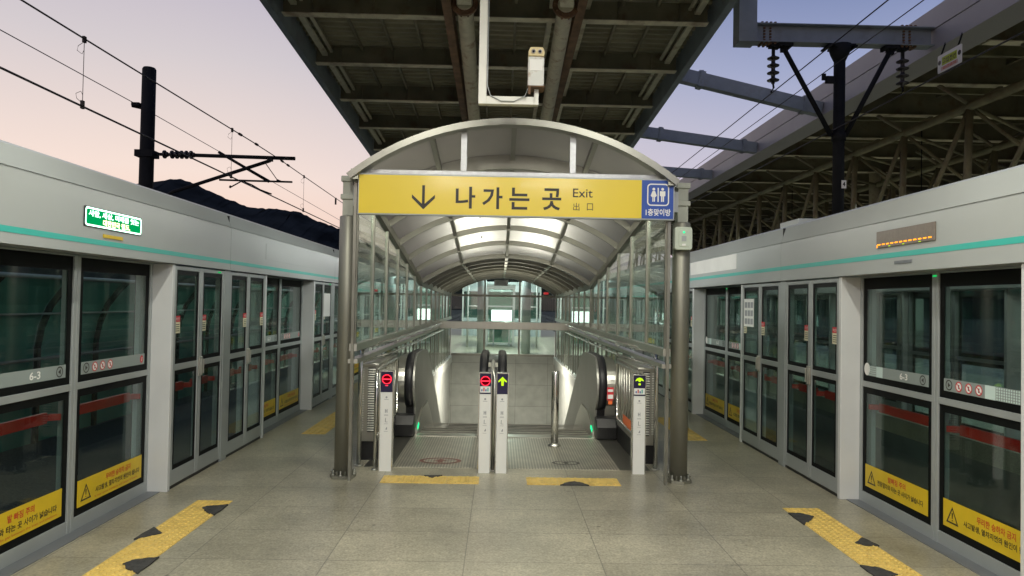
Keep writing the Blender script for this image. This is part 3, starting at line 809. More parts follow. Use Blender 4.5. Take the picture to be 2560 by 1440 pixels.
# ------------------------------------------------------------------ escalators
NY, NZ, NR = 9.28, .66, .36
def hr_path(off=0., n=14):
    """newel curve and handrail line in (y, z)"""
    p = [(NY + (NR + off) * math.cos(a), NZ + (NR + off) * math.sin(a)) for a in [math.radians(235 - i * 145 / n) for i in range(n + 1)]]
    p += [(9.75, NZ + NR + off), (10.15, NZ + NR + off - .008)]
    for y in (10.45, 10.7, 10.95): p.append((y, NZ + NR + off - .577 * (y - 10.15) * ((y - 10.15) / .8) * .55))
    yb, zb = p[-1]
    for y in (13, 16, 19.2): p.append((y, zb - .577 * (y - yb)))
    return p
def esc(x0, x1, label):
    root = thing('escalator', label, 'escalator', (.5 * (x0 + x1), 9, 0))
    # moving steps
    b = MB(); y, z = 9.14, -.004
    prof = [(y, z)]
    for i in range(3): prof.append((9.14 + .36 * (i + 1), z - .0 - (.01, .03, .09)[i])); prof.append((9.14 + .36 * (i + 1) + .004, z - (.02, .06, .17)[i]))
    yy, zz = prof[-1]
    while yy < 18.8:
        yy += .38; prof.append((yy, zz)); zz -= .215; prof.append((yy + .01, zz))
    prof += [(18.9, -7), (9.14, -7)]
    b.prism(prof, 'x', x0 + .02, x1 - .02)
    for i in range(9):
        yg = 9.16 + i * .115
        if yg < 10.1: b.box(x0 + .03, x1 - .03, yg, yg + .02, -.02, -.0 - .0015 if yg < 9.5 else -.02 + .008, 1)
    b.build('steps', ['groove', 'plate'], root)
    # landing plate and its ribs
    b = MB(); b.box(x0 - .03, x1 + .03, 7.331, 9.15, -.2, .004, 0)
    o = b.build('landing_plate', 'ribbed', root)
    b = MB(); b.box(x0 + .02, x1 - .02, 9.0, 9.17, .0045, .013); b.build('comb_plate', 'steel', root)
    # skirts with green comb lamps
    for x in (x0, x1):
        xs, xe = (x - .03, x + .02) if x == x0 else (x - .02, x + .03)
        b = MB(); b.prism([(9.12, -.02), (9.12, .08), (9.7, .25), (10.4, .25), (10.9, .02), (19, -4.65), (19, -5.6), (10.9, -.9)], 'x', xs, xe); o = b.build('skirt', 'steel', root)
        b = MB(); xm = xe if x == x0 else xs
        b.bar((xm, 9.155, .075), (xm, 9.28, .112), .012, .035); b.build('comb_light', 'comb', o) if x in (-1.04, 1.235) else None
    return root
eL = esc(-1.04, -.235, 'narrow escalator with steel landing plate, beside the red no entry pillars')
eR = esc(.10, 1.235, 'wide escalator behind the lone steel bollard')
def balustrade(x0, x1, rails, label, plates):
    root = thing('balustrade', label, 'balustrade', (.5 * (x0 + x1), 9, 0))
    P = hr_path(-.05)
    body = [(9.18, .05)] + P + [(19.2, -6), (9.9, -.6)]
    body2 = [(9.18, .05)] + hr_path(.006) + [(19.2, -6), (9.9, -.6)]
    core = [(9.18, .05)] + hr_path(-.06) + [(19.2, -6), (9.9, -.6)]
    b = MB(); b.prism(core, 'x', min(p[0] for p in plates) + .02, max(p[1] for p in plates) - .02); b.build('newel_core', 'black', root)
    for xa, xb, nm in plates:
        b = MB(); b.prism(body2 if nm == 'inner_panel' and len(rails) == 1 else body, 'x', xa, xb, 0, False); b.build(nm, 'panel' if nm == 'inner_panel' else 'steel', root)
    H = hr_path(-.015)
    for x in rails:
        b = MB(); pts = [Vector((x, y, z)) for y, z in H]; rings = []
        for i, p in enumerate(pts):
            t = (pts[min(len(pts) - 1, i + 1)] - pts[max(0, i - 1)]).normalized(); n = Vector((0, -t.z, t.y))
            if n.length < .1: n = Vector((0, 0, 1))
            rings.append([b.v(*(p + Vector((1, 0, 0)) * (.056 * math.cos(a)) + n * (.034 * math.sin(a)))) for a in [2 * PI * k / 10 for k in range(10)]])
        for a, c in zip(rings, rings[1:]):
            for k in range(10): b.face([a[k], a[(k + 1) % 10], c[(k + 1) % 10], c[k]], 0, True)
        b.face(rings[0]); b.face(rings[-1]); b.build('handrail', 'rubber', root)
    b = MB()
    b.prism([(8.93, .006), (8.90, .16), (8.98, .27), (9.2, .27), (9.2, .006)], 'x', x0 + .005, x1 - .005); b.build('handrail_inlet', 'black', root, bevel=.012)
    return root
balustrade(-1.30, -1.04, (-1.118,), 'stainless balustrade with black handrail by the far left wall of the shelter', ((-1.30, -1.172, 'outer_deck'), (-1.066, -1.042, 'inner_panel')))
balustrade(1.235, 1.50, (1.314,), 'stainless balustrade with black handrail beside the red notice', ((1.368, 1.50, 'outer_deck'), (1.237, 1.262, 'inner_panel')))
mid = balustrade(-.235, .10, (-.185, .05), 'twin balustrade with two black handrails between the two escalators', ((-.225, -.15, 'inner_panel'), (.015, .09, 'inner_panel')))
b = MB(); b.prism([(9.05, .3), (9.0, .84), (9.1, .93), (10.3, .93), (19, -4.1), (19, -6), (9.6, -.6)], 'x', -.15, .015); b.build('centre_deck', 'steel', mid)
b = MB(); b.prism([(8.94, .02), (8.94, .70), (9.0, .86), (9.08, .9), (9.08, .02)], 'x', -.14, .005); b.build('front_cover', 'black', mid, bevel=.01)
for y0 in (9.5, 10.0):
    b = MB(); b.lathe((-.067, y0, .925), [(.05, 0), (.05, .02), (.03, .035)], 14); b.build('cover_cap', 'black', mid)
# round arrow marks on the landing plates
for x, y, r, mt, lab in ((-.60, 7.62, .225, 'redink', 'faded red ring mark with arrow on the narrow landing plate'), (.735, 7.60, .15, 'ink', 'dark ring mark with arrow on the wide landing plate')):
    b = MB(); ff = lambda u, v: (u, v, .0082)
    b.loop(circ(x, y, r, 32, r * .62), circ(x, y, r * .80, 32, r * .48), ff)
    b.poly([(x - r * .12, y - r * .34), (x + r * .12, y - r * .34), (x + r * .12, y + .0), (x - r * .12, y)], ff)
    b.poly([(x - r * .36, y), (x + r * .36, y), (x, y + r * .36)], ff)
    M.setdefault('markred', pbr('faded_red_mark', (.20, .09, .07), .5, var=.3, scale=30)); M.setdefault('markdark', pbr('faded_dark_mark', (.09, .085, .075), .5, var=.3, scale=30))
    tag(b.build('floor_mark', 'markred' if mt == 'redink' else 'markdark'), lab, 'floor mark')

# stairwell walls
well = thing('stairwell', 'deep escalator well lined with white side panels and grey end tiles', 'stairwell', (XT, 15, -3))
for x0, x1 in ((XT - TH - .06, XT - TH + .03), (XT + TH - .03, XT + TH + .06)):
    b = MB(); b.box(x0, x1, 9.2, YB, -7, -.001); b.build('side_wall', 'wall_white', well)
b = MB(); b.box(XT - TH + .03, XT + TH - .03, YB - .02, YB + .05, -7, .20); b.build('end_wall', 'wall_tile', well)
b = MB(); b.box(XT - TH - .06, XT + TH + .06, 9.2, YB, -7.2, -7.0); b.build('well_floor', 'slab', well)

# sign pillars in front of the escalators
def pillar(x0, x1, y, label, disp):
    c = .5 * (x0 + x1)
    root = thing('sign_pillar', label, 'pillar', (c, y, 0), 'slim sign pillars at the escalator entries')
    b = MB(); b.box(x0, x0 + .010, y, y + .07, 0, 1.0); b.box(x1 - .010, x1, y, y + .07, 0, 1.0); b.box(x0 + .01, x1 - .01, y, y + .07, .99, 1.0); b.box(x0 + .01, x1 - .01, y + .06, y + .07, 0, .99); b.build('frame', 'steelbright', root, bevel=.002)
    b = MB(); b.box(x0 + .0105, x1 - .0105, y + .006, y + .058, 0, .785); b.build('white_face', 'white', root)
    b = MB(); b.box(x0 + .0105, x1 - .0105, y + .004, y + .058, .787, .989); o = b.build('display', 'navy' , root)
    ff = lambda u, z: (u, y + .0028, z)
    b = MB(); zc = .915
    if disp == 'no':
        b.poly(circ(c, zc, .053, 24), lambda u, z: (u, y + .0034, z), 1)
        b.loop(circ(c, zc, .048, 28), circ(c, zc, .041, 28), ff, 0)
        b.poly([(c - .041, zc - .005), (c + .041, zc - .005), (c + .041, zc + .005), (c - .041, zc + .005)], ff, 0)
        b.poly(rrect(c - .014, c + .014, zc - .066, zc - .060, .003, 2), ff, 0)
        b.build('no_entry_symbol', ['ledred', 'ledredfield'], o)
    elif disp == 'up':
        b.poly([(c, zc + .045), (c + .044, zc + .002), (c + .040, zc - .012), (c + .014, zc + .006), (c + .012, zc - .045), (c - .012, zc - .045), (c - .014, zc + .006), (c - .040, zc - .012), (c - .044, zc + .002)], ff, 0)
        b.build('arrow_symbol', 'ledlime', o)
    else:
        b.poly([(c - .045, zc + .018), (c - .028, zc + .046), (c, zc + .056), (c + .028, zc + .046), (c + .045, zc + .018), (c + .014, zc + .026), (c + .010, zc + .012), (c - .010, zc + .012), (c - .014, zc + .026)], ff, 0)
        b.poly(rrect(c - .012, c + .012, zc - .022, zc - .002, .004, 2), ff, 0)
        b.build('arrow_symbol', 'ledlime', o)
    if disp in ('no2', 'up2') or label.count('label'):
        b = MB(); b.box(x0 + .014, x1 - .014, y + .0026, y + .0039, .800, .862, 0)
        for i, mt in enumerate((1, 2, 1, 3)): b.box(c - .040 + i * .02, c - .028 + i * .02, y + .0018, y + .0025, .812, .812 + .022 + (i % 2) * .016, mt)
        b.build('paper_label', ['white', 'blue', 'redink', 'teal'], o)
    b = MB(); f3 = lambda u, z: (u, y + .005, z)                   # small printed pictures and lines
    b.poly(circ(c, .735, .010, 12), f3); b.poly(rrect(c - .022, c + .022, .712, .716, .001, 1), f3)
    b.poly([(c - .012, .580), (c - .005, .580), (c - .005, .618), (c - .012, .618)], f3); b.poly([(c + .005, .580), (c + .012, .580), (c + .012, .618), (c + .005, .618)], f3); b.poly([(c - .012, .596), (c + .012, .596), (c + .012, .603), (c - .012, .603)], f3)
    b.poly([(c - .010, .490), (c - .004, .490), (c - .002, .530), (c - .008, .530)], f3); b.poly([(c - .010, .488), (c + .016, .488), (c + .016, .492), (c - .010, .492)], f3)
    b.poly([(c - .006, .415), (c + .012, .415), (c + .012, .440), (c + .008, .440)], f3)
    for z in (.560, .552, .470, .395): b.poly(rrect(c - .020, c + .020, z, z + .003, .001, 1), f3)
    b.build('printed_pictures', 'greyink', root)
    if disp == 'half':
        b = MB(); b.box(c - .035, c + .04, y + .0038, y + .0055, .29, .36); b.build('blank_sticker', 'white', root)
pillar(-1.181, -1.043, 7.14, 'slim white pillar with red no entry light, standing alone by the louvred cabinet', 'no')
pillar(-.193, -.062, 7.12, 'slim white pillar with red no entry light and a paper label below it', 'no')
pillar(-.020, .105, 7.12, 'slim white pillar with yellow green up arrow on navy', 'up')
pillar(1.354, 1.492, 7.16, 'slim white pillar with half lit green arrow and blue printed label', 'half')
b = MB(); b.tube([(-.041, 7.22, .0), (-.041, 7.22, .93), (-.045, 7.27, 1.0), (-.06, 7.36, 1.02), (-.066, 9.0, .96)], .021, 12)
root = thing('guard_tube', 'bent round steel tube between the middle pair of sign pillars', 'rail', (-.041, 7.22, 0)); b.build('tube', 'steel', root)
b = MB(); b.lathe((-.041, 7.22, 0), [(.032, .001), (.032, .012), (.022, .016)], 14); b.build('base_ring', 'steel', root)
root = thing('bollard', 'lone round stainless bollard standing on the wide landing plate', 'bollard', (.684, 8.53, 0))
b = MB(); b.lathe((.684, 8.53, .007), [(.044, 0), (.044, .872), (.040, .882), (.0, .884)], 24); b.build('tube', 'steelbright', root)
b = MB(); b.lathe((.684, 8.53, .007), [(.075, 0), (.075, .008), (.05, .02), (.046, .03)], 24); b.build('base_ring', 'steel', root)

# wall handrails, guard rails, louvred cabinets (mirrored pairs)
def mx(x, s): return XT + s * abs(x - XT) if s > 0 else x
for s in (-1, 1):
    X = lambda q: XT + s * q
    side = 'beside the red no entry pillar' if s < 0 else 'beside the half lit arrow pillar'
    root = thing('handrail', 'double stainless handrail bent down to the floor ' + side, 'handrail', (X(1.44), 7.35, 0))
    b = MB(); b.tube([(X(1.53), 7.38, .01), (X(1.53), 7.38, 1.10), (X(1.525), 7.41, 1.18), (X(1.51), 7.50, 1.215), (X(1.42), 8.7, 1.215), (X(1.38), 15.9, 1.215)], .024, 12); b.build('top_rail', 'steelbright', root)
    b = MB(); b.tube([(X(1.527), 7.40, 1.06), (X(1.42), 8.7, 1.06), (X(1.38), 15.9, 1.06)], .019, 10); b.build('lower_rail', 'steelbright', root)
    b = MB(); b.lathe((X(1.53), 7.38, 0), [(.045, .001), (.045, .01), (.026, .014)], 14); b.build('base_ring', 'steel', root)
    for y in (9.2, 10.9, 12.6, 14.3):
        b = MB(); b.tube([(X(1.392), y, 1.20), (X(1.43), y, 1.16), (X(1.462), y, 1.16)], .010, 6); b.tube([(X(1.392), y, 1.05), (X(1.462), y, 1.05)], .008, 6); b.build('bracket', 'steel', root)
    gx = 1.335
    root = thing('guard_rail', 'steel hoop rail with upright bars leading to the newel ' + side, 'rail', (X(gx), 7.2, 0))
    b = MB(); b.tube([(X(gx), 7.20, .01), (X(gx), 7.20, .93), (X(gx), 7.25, .99), (X(gx), 7.34, 1.005), (X(gx), 8.62, 1.005), (X(gx), 8.66, .97), (X(gx), 8.66, .36), (X(gx), 8.62, .33), (X(gx), 7.20, .33)], .018, 10); b.build('hoop', 'steelbright', root)
    for i in range(8):
        b = MB(); y = 7.36 + i * .16; b.tube([(X(gx), y, .33), (X(gx), y, .99)], .009, 8); b.build('upright_bar', 'steel', root)
    b = MB(); b.lathe((X(gx), 7.2, 0), [(.034, .001), (.034, .01), (.02, .014)], 12); b.build('base_ring', 'steel', root)
    if s > 0:
        b = MB(); b.box(X(gx) - .022, X(gx) - .019, 7.6, 8.1, .36, .46); b.build('warning_label', 'orange', root)
        b = MB(); b.box(X(gx) - .022, X(gx) - .019, 7.32, 7.36, .45, .56); b.build('warning_label', 'orange', root)
    root = thing('louvred_cabinet', 'stainless cabinet with a column of louvres ' + side, 'cabinet', (X(1.33), 8, 0))
    xa, xb = sorted((X(1.385), X(1.585)))
    b = MB(); b.box(xa, xb, 7.62, 8.9, .20, 1.0); b.build('body', 'steel', root, bevel=.008)
    b = MB(); b.box(xa - .01, xb + .01, 7.59, 8.92, 1.002, 1.03); b.build('lid', 'steel', root, bevel=.006)
    b = MB(); b.box(xa, xb, 7.64, 8.9, .0, .198); b.build('plinth', 'black', root)
    b = MB(); la, lb = sorted((X(1.415 if s < 0 else 1.445), X(1.49 if s < 0 else 1.51)))
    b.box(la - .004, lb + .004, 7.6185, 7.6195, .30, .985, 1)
    for i in range(26):
        z = .312 + i * .0258; b.prism([(7.618, z), (7.596, z + .004), (7.618, z + .017)], 'x', la, lb, 0)
    b.build('louvre', ['louvre', 'darkslot'], root)
    b = MB(); la, lb = sorted((X(1.535), X(1.56)))
    for i in range(26): b.prism([(7.618, .315 + i * .0258), (7.600, .319 + i * .0258), (7.618, .329 + i * .0258)], 'x', la, lb, 0)
    b.build('louvre', 'louvre', root)
b = MB(); b.box(1.345, 1.425, 8.78, 8.786, .52, .68, 0); b.box(1.352, 1.418, 8.775, 8.779, .54, .59, 1); b.box(1.352, 1.418, 8.775, 8.779, .625, .655, 1); b.box(1.36, 1.41, 8.78, 8.786, .47, .515, 2)
tag(b.build('warning_notice', ['red', 'white', 'orange']), 'red and white notice hung at the front of the balustrade', 'notice')

# ------------------------------------------------------------------ tactile strips and worn patches
def strip(label, x0, x1, y0, y1, kind, patches=()):
    root = thing('tactile_strip', label, 'tactile paving', (.5 * (x0 + x1), .5 * (y0 + y1), 0), 'yellow tactile strips')
    b = MB(); z = .005
    nx, ny = max(1, round((x1 - x0) / .3)), max(1, round((y1 - y0) / .3))
    wx, wy = (x1 - x0) / nx, (y1 - y0) / ny
    for i in range(nx):
        for j in range(ny):
            a, c = x0 + i * wx, y0 + j * wy
            b.box(a + .0015, a + wx - .0015, c + .0015, c + wy - .0015, .0005, z)
            if kind == 'dots':
                for p in range(6):
                    for q in range(6):
                        b.lathe((a + wx * (p + .5) / 6, c + wy * (q + .5) / 6, z), [(.0165, 0), (.0105, .0055)], 8)
            else:
                for p in range(4):
                    u = a + wx * (p + .5) / 4
                    b.prism([(u - .017, z), (u + .017, z), (u + .011, z + .0055), (u - .011, z + .0055)], 'y', c + .012, c + wy - .012)
    b.build('tiles', 'tactile', root)
    for P in patches:
        rnd = random.Random(len(P) * 7 + int(abs(P[0][0]) * 1000)); pts = []
        for i, p in enumerate(P):                    # ragged outline
            q = P[(i + 1) % len(P)]; n = 5
            for k in range(n):
                t = k / n; jx, jy = (rnd.uniform(-.005, .005), rnd.uniform(-.007, .007)) if k else (0, 0)
                pts.append((p[0] + (q[0] - p[0]) * t + jx, p[1] + (q[1] - p[1]) * t + jy))
        b = MB(); b.prism(pts, 'z', .0008, .0125); b.build('worn_patch', 'patch', root)
strip('yellow dotted tactile strip with three black patches, before the doors below the green display', -2.495, -2.20, 3.93, 6.03, 'dots',
      ([(-2.362, 5.80), (-2.333, 5.846), (-2.19, 5.90), (-2.19, 5.62), (-2.283, 5.684)], [(-2.515, 5.03), (-2.505, 5.30), (-2.383, 5.167)], [(-2.347, 4.564), (-2.323, 4.634), (-2.18, 4.70), (-2.18, 4.42), (-2.27, 4.48)]))
strip('yellow dotted tactile strip with black patches, before the doors below the orange display', 2.425, 2.735, 3.93, 6.03, 'dots',
      ([(2.41, 5.87), (2.505, 5.861), (2.584, 5.777), (2.518, 5.68), (2.41, 5.56)], [(2.601, 5.145), (2.713, 5.263), (2.75, 5.09), (2.653, 5.088)], [(2.41, 4.70), (2.515, 4.656), (2.575, 4.541), (2.504, 4.506), (2.41, 4.48)]))
strip('yellow ribbed tactile strip before the narrow escalator, dark smudge at its far edge', -1.09, -.165, 6.69, 6.965, 'bars', ([(-.705, 6.97), (-.53, 6.985), (-.56, 6.93), (-.618, 6.885), (-.68, 6.93)],))
strip('yellow ribbed tactile strip before the wide escalator, dark smudge at its near edge', .285, 1.172, 6.69, 6.965, 'bars', ([(.595, 6.675), (.66, 6.76), (.74, 6.81), (.81, 6.76), (.868, 6.675)],))
strip('worn yellow tactile strip partly hidden behind the pole under the arrow end', -2.47, -2.17, 9.05, 10.85, 'bars')
strip('worn yellow tactile strip partly hidden behind the pole with the pale box', 2.35, 2.66, 9.0, 10.8, 'bars')

# ------------------------------------------------------------------ main canopy overhead
CX0, CX1 = -3.70, 3.42
def zc(y): return 6.5 - .048 * (y - 11)
can = thing('platform_canopy', 'dark steel canopy with corrugated underside high above the escalator shelter', 'canopy', (-.1, 11, 6.5))
YA, YZ = -6.0, 34.0
b = MB(); pts = []; y = YA; k = 0
while y < YZ:
    pts += [(y, zc(y) + .14), (y + .07, zc(y) + .14), (y + .09, zc(y) + .22), (y + .18, zc(y) + .22)]; y += .20
top = [(YZ, zc(YZ) + .30), (YA, zc(YA) + .30)]
b.prism(pts + top, 'x', CX0 + .05, CX1 - .05); b.build('deck', 'deck', can)
k = 0; y = 11.42 - 2.08 * 7
while y < YZ - .5:
    b = MB(); zb = zc(y) - .21
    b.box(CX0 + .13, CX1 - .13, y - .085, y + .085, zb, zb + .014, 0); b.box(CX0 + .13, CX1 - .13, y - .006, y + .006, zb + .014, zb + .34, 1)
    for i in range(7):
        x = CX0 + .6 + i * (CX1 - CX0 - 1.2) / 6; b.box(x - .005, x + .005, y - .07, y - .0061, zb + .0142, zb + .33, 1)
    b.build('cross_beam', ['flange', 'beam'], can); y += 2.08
for i in range(12):
    x = -3.27 + i * .575; thick = i in (4, 7, 8)
    b = MB(); w = .042 if thick else .022
    for k in range(20):
        ya = 11.42 - 2.08 * 7 + 2.08 * k + .02; yb = ya + 2.04
        if yb > YZ: break
        lo = .03 if thick else .085
        b.bar((x, ya, zc(ya) + lo), (x, yb, zc(yb) + lo), w * 2, .09 if thick else .07)
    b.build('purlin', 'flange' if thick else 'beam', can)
for x, s in ((CX0, 1), (CX1, -1)):
    b = MB()
    b.bar((x, YA, zc(YA) + .0), (x, YZ, zc(YZ) + .0), .12, .50); o = b.build('edge_fascia', 'bluesteel', can)
    b = MB(); b.bar((x + s * .30, YA, zc(YA) - .03), (x + s * .30, YZ, zc(YZ) - .03), .10, .05); b.bar((x + s * .42, YA, zc(YA) + .03), (x + s * .42, YZ, zc(YZ) + .03), .05, .04); b.build('edge_channel', 'pipe', can)
for x in (-.86, 1.12):
    b = MB(); b.bar((x, YA, zc(YA) - .36), (x, YZ, zc(YZ) - .36), .13, .28); b.build('main_girder', 'rust', can)
for x in (-.60, .90):
    b = MB(); b.tube([(x, 10.4, 6.12), (x, 24.0, 4.35)], .125, 20); o = b.build('raking_tube', 'pipe', can)
    b = MB(); b.tube([(x, 10.42, 6.12), (x, 10.47, 6.1135)], .20, 20)
    for i in range(10):
        a = 2 * PI * i / 10; b.tube([(x + .165 * math.cos(a), 10.36, 6.125 + .165 * math.sin(a)), (x + .165 * math.cos(a), 10.52, 6.105 + .165 * math.sin(a))], .016, 6)
    b.build('end_flange', 'rust', o)
    b = MB(); b.bar((x, 10.38, 6.12), (x, 9.9, 6.45), .2, .2); b.build('node_block', 'pipe', o)
    b = MB(); b.tube([(x, 24, -.0), (x, 24, 4.6)], .15, 24); b.build('column', 'colblue', can)

# camera hanging from the canopy on a white tube
root = thing('security_camera', 'weathered white camera housing on a bent white tube hanging from the canopy', 'camera', (.27, 6, 3.4))
b = MB(); w = .034
b.box(-.178 - w, -.178 + w, 6 - w, 6 + w, 3.372, 6.9); b.box(-.178 + w + .0, .258 - .0, 6 - w, 6 + w, 3.372, 3.44); b.box(.258, .258 + 2 * w - .03, 6 - w, 6 + w, 3.372, 3.51); b.build('hanger_tube', 'whitepipe', root, bevel=.004)
b = MB(); b.prism(rrect(.203, .335, 3.515, 3.76, .012, 3), 'y', 5.90, 6.06); b.build('housing', 'housing', root, bevel=.004)
b = MB(); b.prism([(.205, 3.762), (.333, 3.762), (.338, 3.80), (.322, 3.835), (.218, 3.835), (.202, 3.80)], 'y', 5.885, 6.06); o = b.build('beige_cap', 'beige', root, bevel=.006)
for x in (.243, .297):
    b = MB(); b.tube([(x, 5.887, 3.795), (x, 5.872, 3.795)], .017, 14); b.build('lens_ring', 'steelbright', o)
    b = MB(); b.tube([(x, 5.872, 3.792), (x, 5.868, 3.792)], .010, 12); b.build('lens', 'lens', o)
b = MB(); b.box(.197, .341, 5.895, 6.06, 3.505, 3.5145); b.box(.205, .225, 5.89, 5.8995, 3.44, 3.51); b.build('mounting_bracket', 'rust', root)
b = MB(); b.box(.215, .322, 5.897, 5.8998, 3.64, 3.735); b.build('label_plate', 'white', root)
b = MB(); b.tube([(-.135, 5.955, 4.6), (-.137, 5.955, 3.52), (-.11, 5.955, 3.44), (-.02, 5.955, 3.395), (.09, 5.955, 3.395), (.18, 5.95, 3.44), (.205, 5.93, 3.50)], .0045, 6); b.build('cable', 'alu', root)

# ------------------------------------------------------------------ roof of the opposite platform
opp = thing('opposite_canopy', 'wide dark roof over the opposite platform with pale fascia and lattice trusses', 'canopy', (6.4, 12, 6))
FX = 6.4
b = MB(); b.prism([(FX, 5.90), (FX, 6.22), (FX + .04, 6.22), (FX + .04, 5.90)], 'y', -4, 60); b.build('fascia_panel', 'fascia', opp)
b = MB(); b.prism([(FX + .012, 5.58), (FX + .012, 5.893), (FX + .05, 5.893), (FX + .05, 5.62), (FX + .5, 5.62), (FX + .5, 5.58)], 'y', -4, 60); b.build('fascia_panel', 'fascia', opp)
b = MB(); pts = []; y = -4
while y < 60:
    pts += [(y, 6.05), (y + .09, 6.05), (y + .12, 6.09), (y + .17, 6.09)]; y += .2
b.prism(pts + [(60, 6.16), (-4, 6.16)], 'x', FX + .06, 19); b.build('deck', 'deck', opp)
y = 6.1
while y < 46:
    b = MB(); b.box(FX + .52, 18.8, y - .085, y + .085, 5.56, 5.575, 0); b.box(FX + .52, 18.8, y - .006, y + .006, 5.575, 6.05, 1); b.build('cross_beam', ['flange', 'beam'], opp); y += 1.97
for i in range(9):
    x = 7.4 + i * 1.25; b = MB(); b.bar((x, -4, 5.98), (x, 50, 5.98), .06, .10); b.build('purlin', 'beam', opp)
for tx, yo in ((8.0, .0), (10.6, 1.1), (13.4, .5)):
    b = MB(); b.tube([(tx, -2, 5.18), (tx, 50, 5.28)], .075, 10); b.build('top_chord', 'truss', opp)
    b = MB(); b.tube([(tx, -2, 2.7), (tx, 50, 2.8)], .075, 10); b.build('bottom_chord', 'beam', opp)
    y = 6.1 + yo
    while y < 44:
        b = MB(); b.tube([(tx, y, 5.22), (tx, y + .12, 2.75)], .062, 8); b.build('truss_post', 'truss', opp)
        b = MB(); b.tube([(tx, y, 5.2), (tx + .0, y + 1.9, 2.75)], .042, 8); b.build('truss_diagonal', 'truss', opp)
        b = MB(); b.tube([(tx, y, 5.24), (tx + .55, y, 5.56)], .035, 6); b.tube([(tx, y, 5.24), (tx - .55, y, 5.56)], .035, 6); b.build('truss_knee', 'beam', opp)
        y += 1.97
y = 6.1
while y < 44:
    for xa, xb in ((8.0, 10.6), (10.6, 13.4)):
        b = MB(); b.tube([(xa, y, 5.22), (xb, y + 1.97, 5.22)], .036, 7); b.build('plan_brace', 'truss', opp)
        b = MB(); b.tube([(xa, y, 5.2), (xb, y, 3.3)], .034, 7); b.build('cross_brace', 'truss', opp)
    b = MB(); b.bar((FX + .1, y + .98, 5.80), (18.5, y + .98, 5.80), .07, .16); b.build('secondary_beam', 'truss', opp)
    y += 1.97
for y in (6, 13, 20, 27, 34):
    b = MB(); b.tube([(10.6, y, 0), (10.6, y, 5.6)], .15, 16); b.build('column', 'pipe', opp)

# tie beams between the two roofs
def bolts(b, x, y, z, h, mat=1):
    for k in (-.04, .04):
        for i in range(5): b.box(x + k - .012, x + k + .012, y - .125, y + .125, z - h / 2 + h * (i + .5) / 5 - .016, z - h / 2 + h * (i + .5) / 5 + .016, mat)
for y, za, lab in ((14.15, 6.34, 'blue grey tie beam sloping between the two roofs, nearest to the mast'), (17.75, 6.05, 'blue grey tie beam between the two roofs, the middle of the three sloping ones'), (21.5, 5.86, 'blue grey tie beam between the two roofs, just behind the corner of the shelter arch')):
    root = thing('tie_beam', lab, 'beam', (4.9, y, 6), 'sloping tie beams between the roofs')
    zb = 5.70
    b = MB(); b.bar((CX1 + .06, y, za), (FX - .02, y, zb), .20, .26); b.build('beam', 'bluesteel', root)
    for x in (3.9, 6.0):
        z = za + (zb - za) * (x - 3.48) / 2.92; b = MB()
        b.bar((x, y, z), (x + .10, y, z + (zb - za) * .10 / 2.92), .25, .31)
        for i in range(5): b.box(x + .02, x + .05, y - .14, y + .14, z - .14 + i * .06, z - .115 + i * .06)
        for i in range(4): b.box(x + .0, x + .09, y - .1 + i * .055, y - .075 + i * .055, z - .165, z + .165)
        b.build('bolted_joint', 'bluesteel', root)
root = thing('portal_beam', 'level blue grey beam with bolted joints, hung from the canopy edge by a box post', 'beam', (4.9, 10.5, 5.8))
b = MB(); b.box(3.455, 3.725, 10.36, 10.64, 5.62, 7.2); b.build('box_post', 'bluesteel', root, bevel=.006)
b = MB(); b.box(3.727, FX - .005, 10.40, 10.60, 5.64, 5.655); b.box(3.727, FX - .005, 10.40, 10.60, 5.905, 5.92); b.box(3.727, FX - .005, 10.49, 10.51, 5.655, 5.905); b.build('beam', 'bluesteel', root)
for x in (3.92, 6.02):
    b = MB(); 
    for k in (-.045, .045):
        for i in range(5): b.box(x + k - .014, x + k + .014, 10.470, 10.489, 5.675 + i * .045, 5.70 + i * .045)
    for i in range(4): b.box(x - .11 + i * .065, x - .08 + i * .065, 10.42, 10.58, 5.612, 5.6395); b.box(x - .11 + i * .065, x - .08 + i * .065, 10.42, 10.58, 5.9205, 5.945)
    b.build('bolted_joint', 'rust', root)
root = thing('drop_mast', 'dark round mast hung from the portal beam, with two raking struts and a number plate', 'mast', (5.02, 10.5, 5.6))
b = MB(); b.tube([(5.02, 10.5, 5.56), (5.01, 10.5, 2.5)], .082, 18); b.build('tube', 'mast', root)
b = MB(); b.lathe((5.02, 10.5, 5.40), [(.085, 0), (.13, .10), (.17, .235)], 14); b.box(4.82, 5.22, 10.40, 10.60, 5.61, 5.638)
for i in range(5): b.box(4.79 + i * .10, 4.83 + i * .10, 10.37, 10.63, 5.585, 5.61)
b.build('head_plate', 'mast', root)
for x, t in ((4.18, 4.90), (5.78, 5.11)):
    b = MB(); b.tube([(x, 10.5, 5.57), (t, 10.5, 4.28)], .036, 10); b.build('raking_strut', 'mast', root)
    b = MB(); b.box(x - .11, x + .11, 10.42, 10.58, 5.60, 5.638); b.box(x - .05, x + .05, 10.47, 10.53, 5.52, 5.60)
    for i in range(3): b.box(x - .10 + i * .08, x - .06 + i * .08, 10.40, 10.60, 5.585, 5.60)
    b.build('strut_bracket', 'mast', root)
b = MB(); b.lathe((5.015, 10.5, 4.20), [(.10, 0), (.10, .12)], 14); b.build('clamp', 'mast', root)
b = MB(); b.box(4.80, 4.93, 10.44, 10.5, 5.06, 5.16); b.box(4.74, 4.80, 10.46, 10.48, 5.10, 5.20); b.build('wire_bracket', 'mast', root)
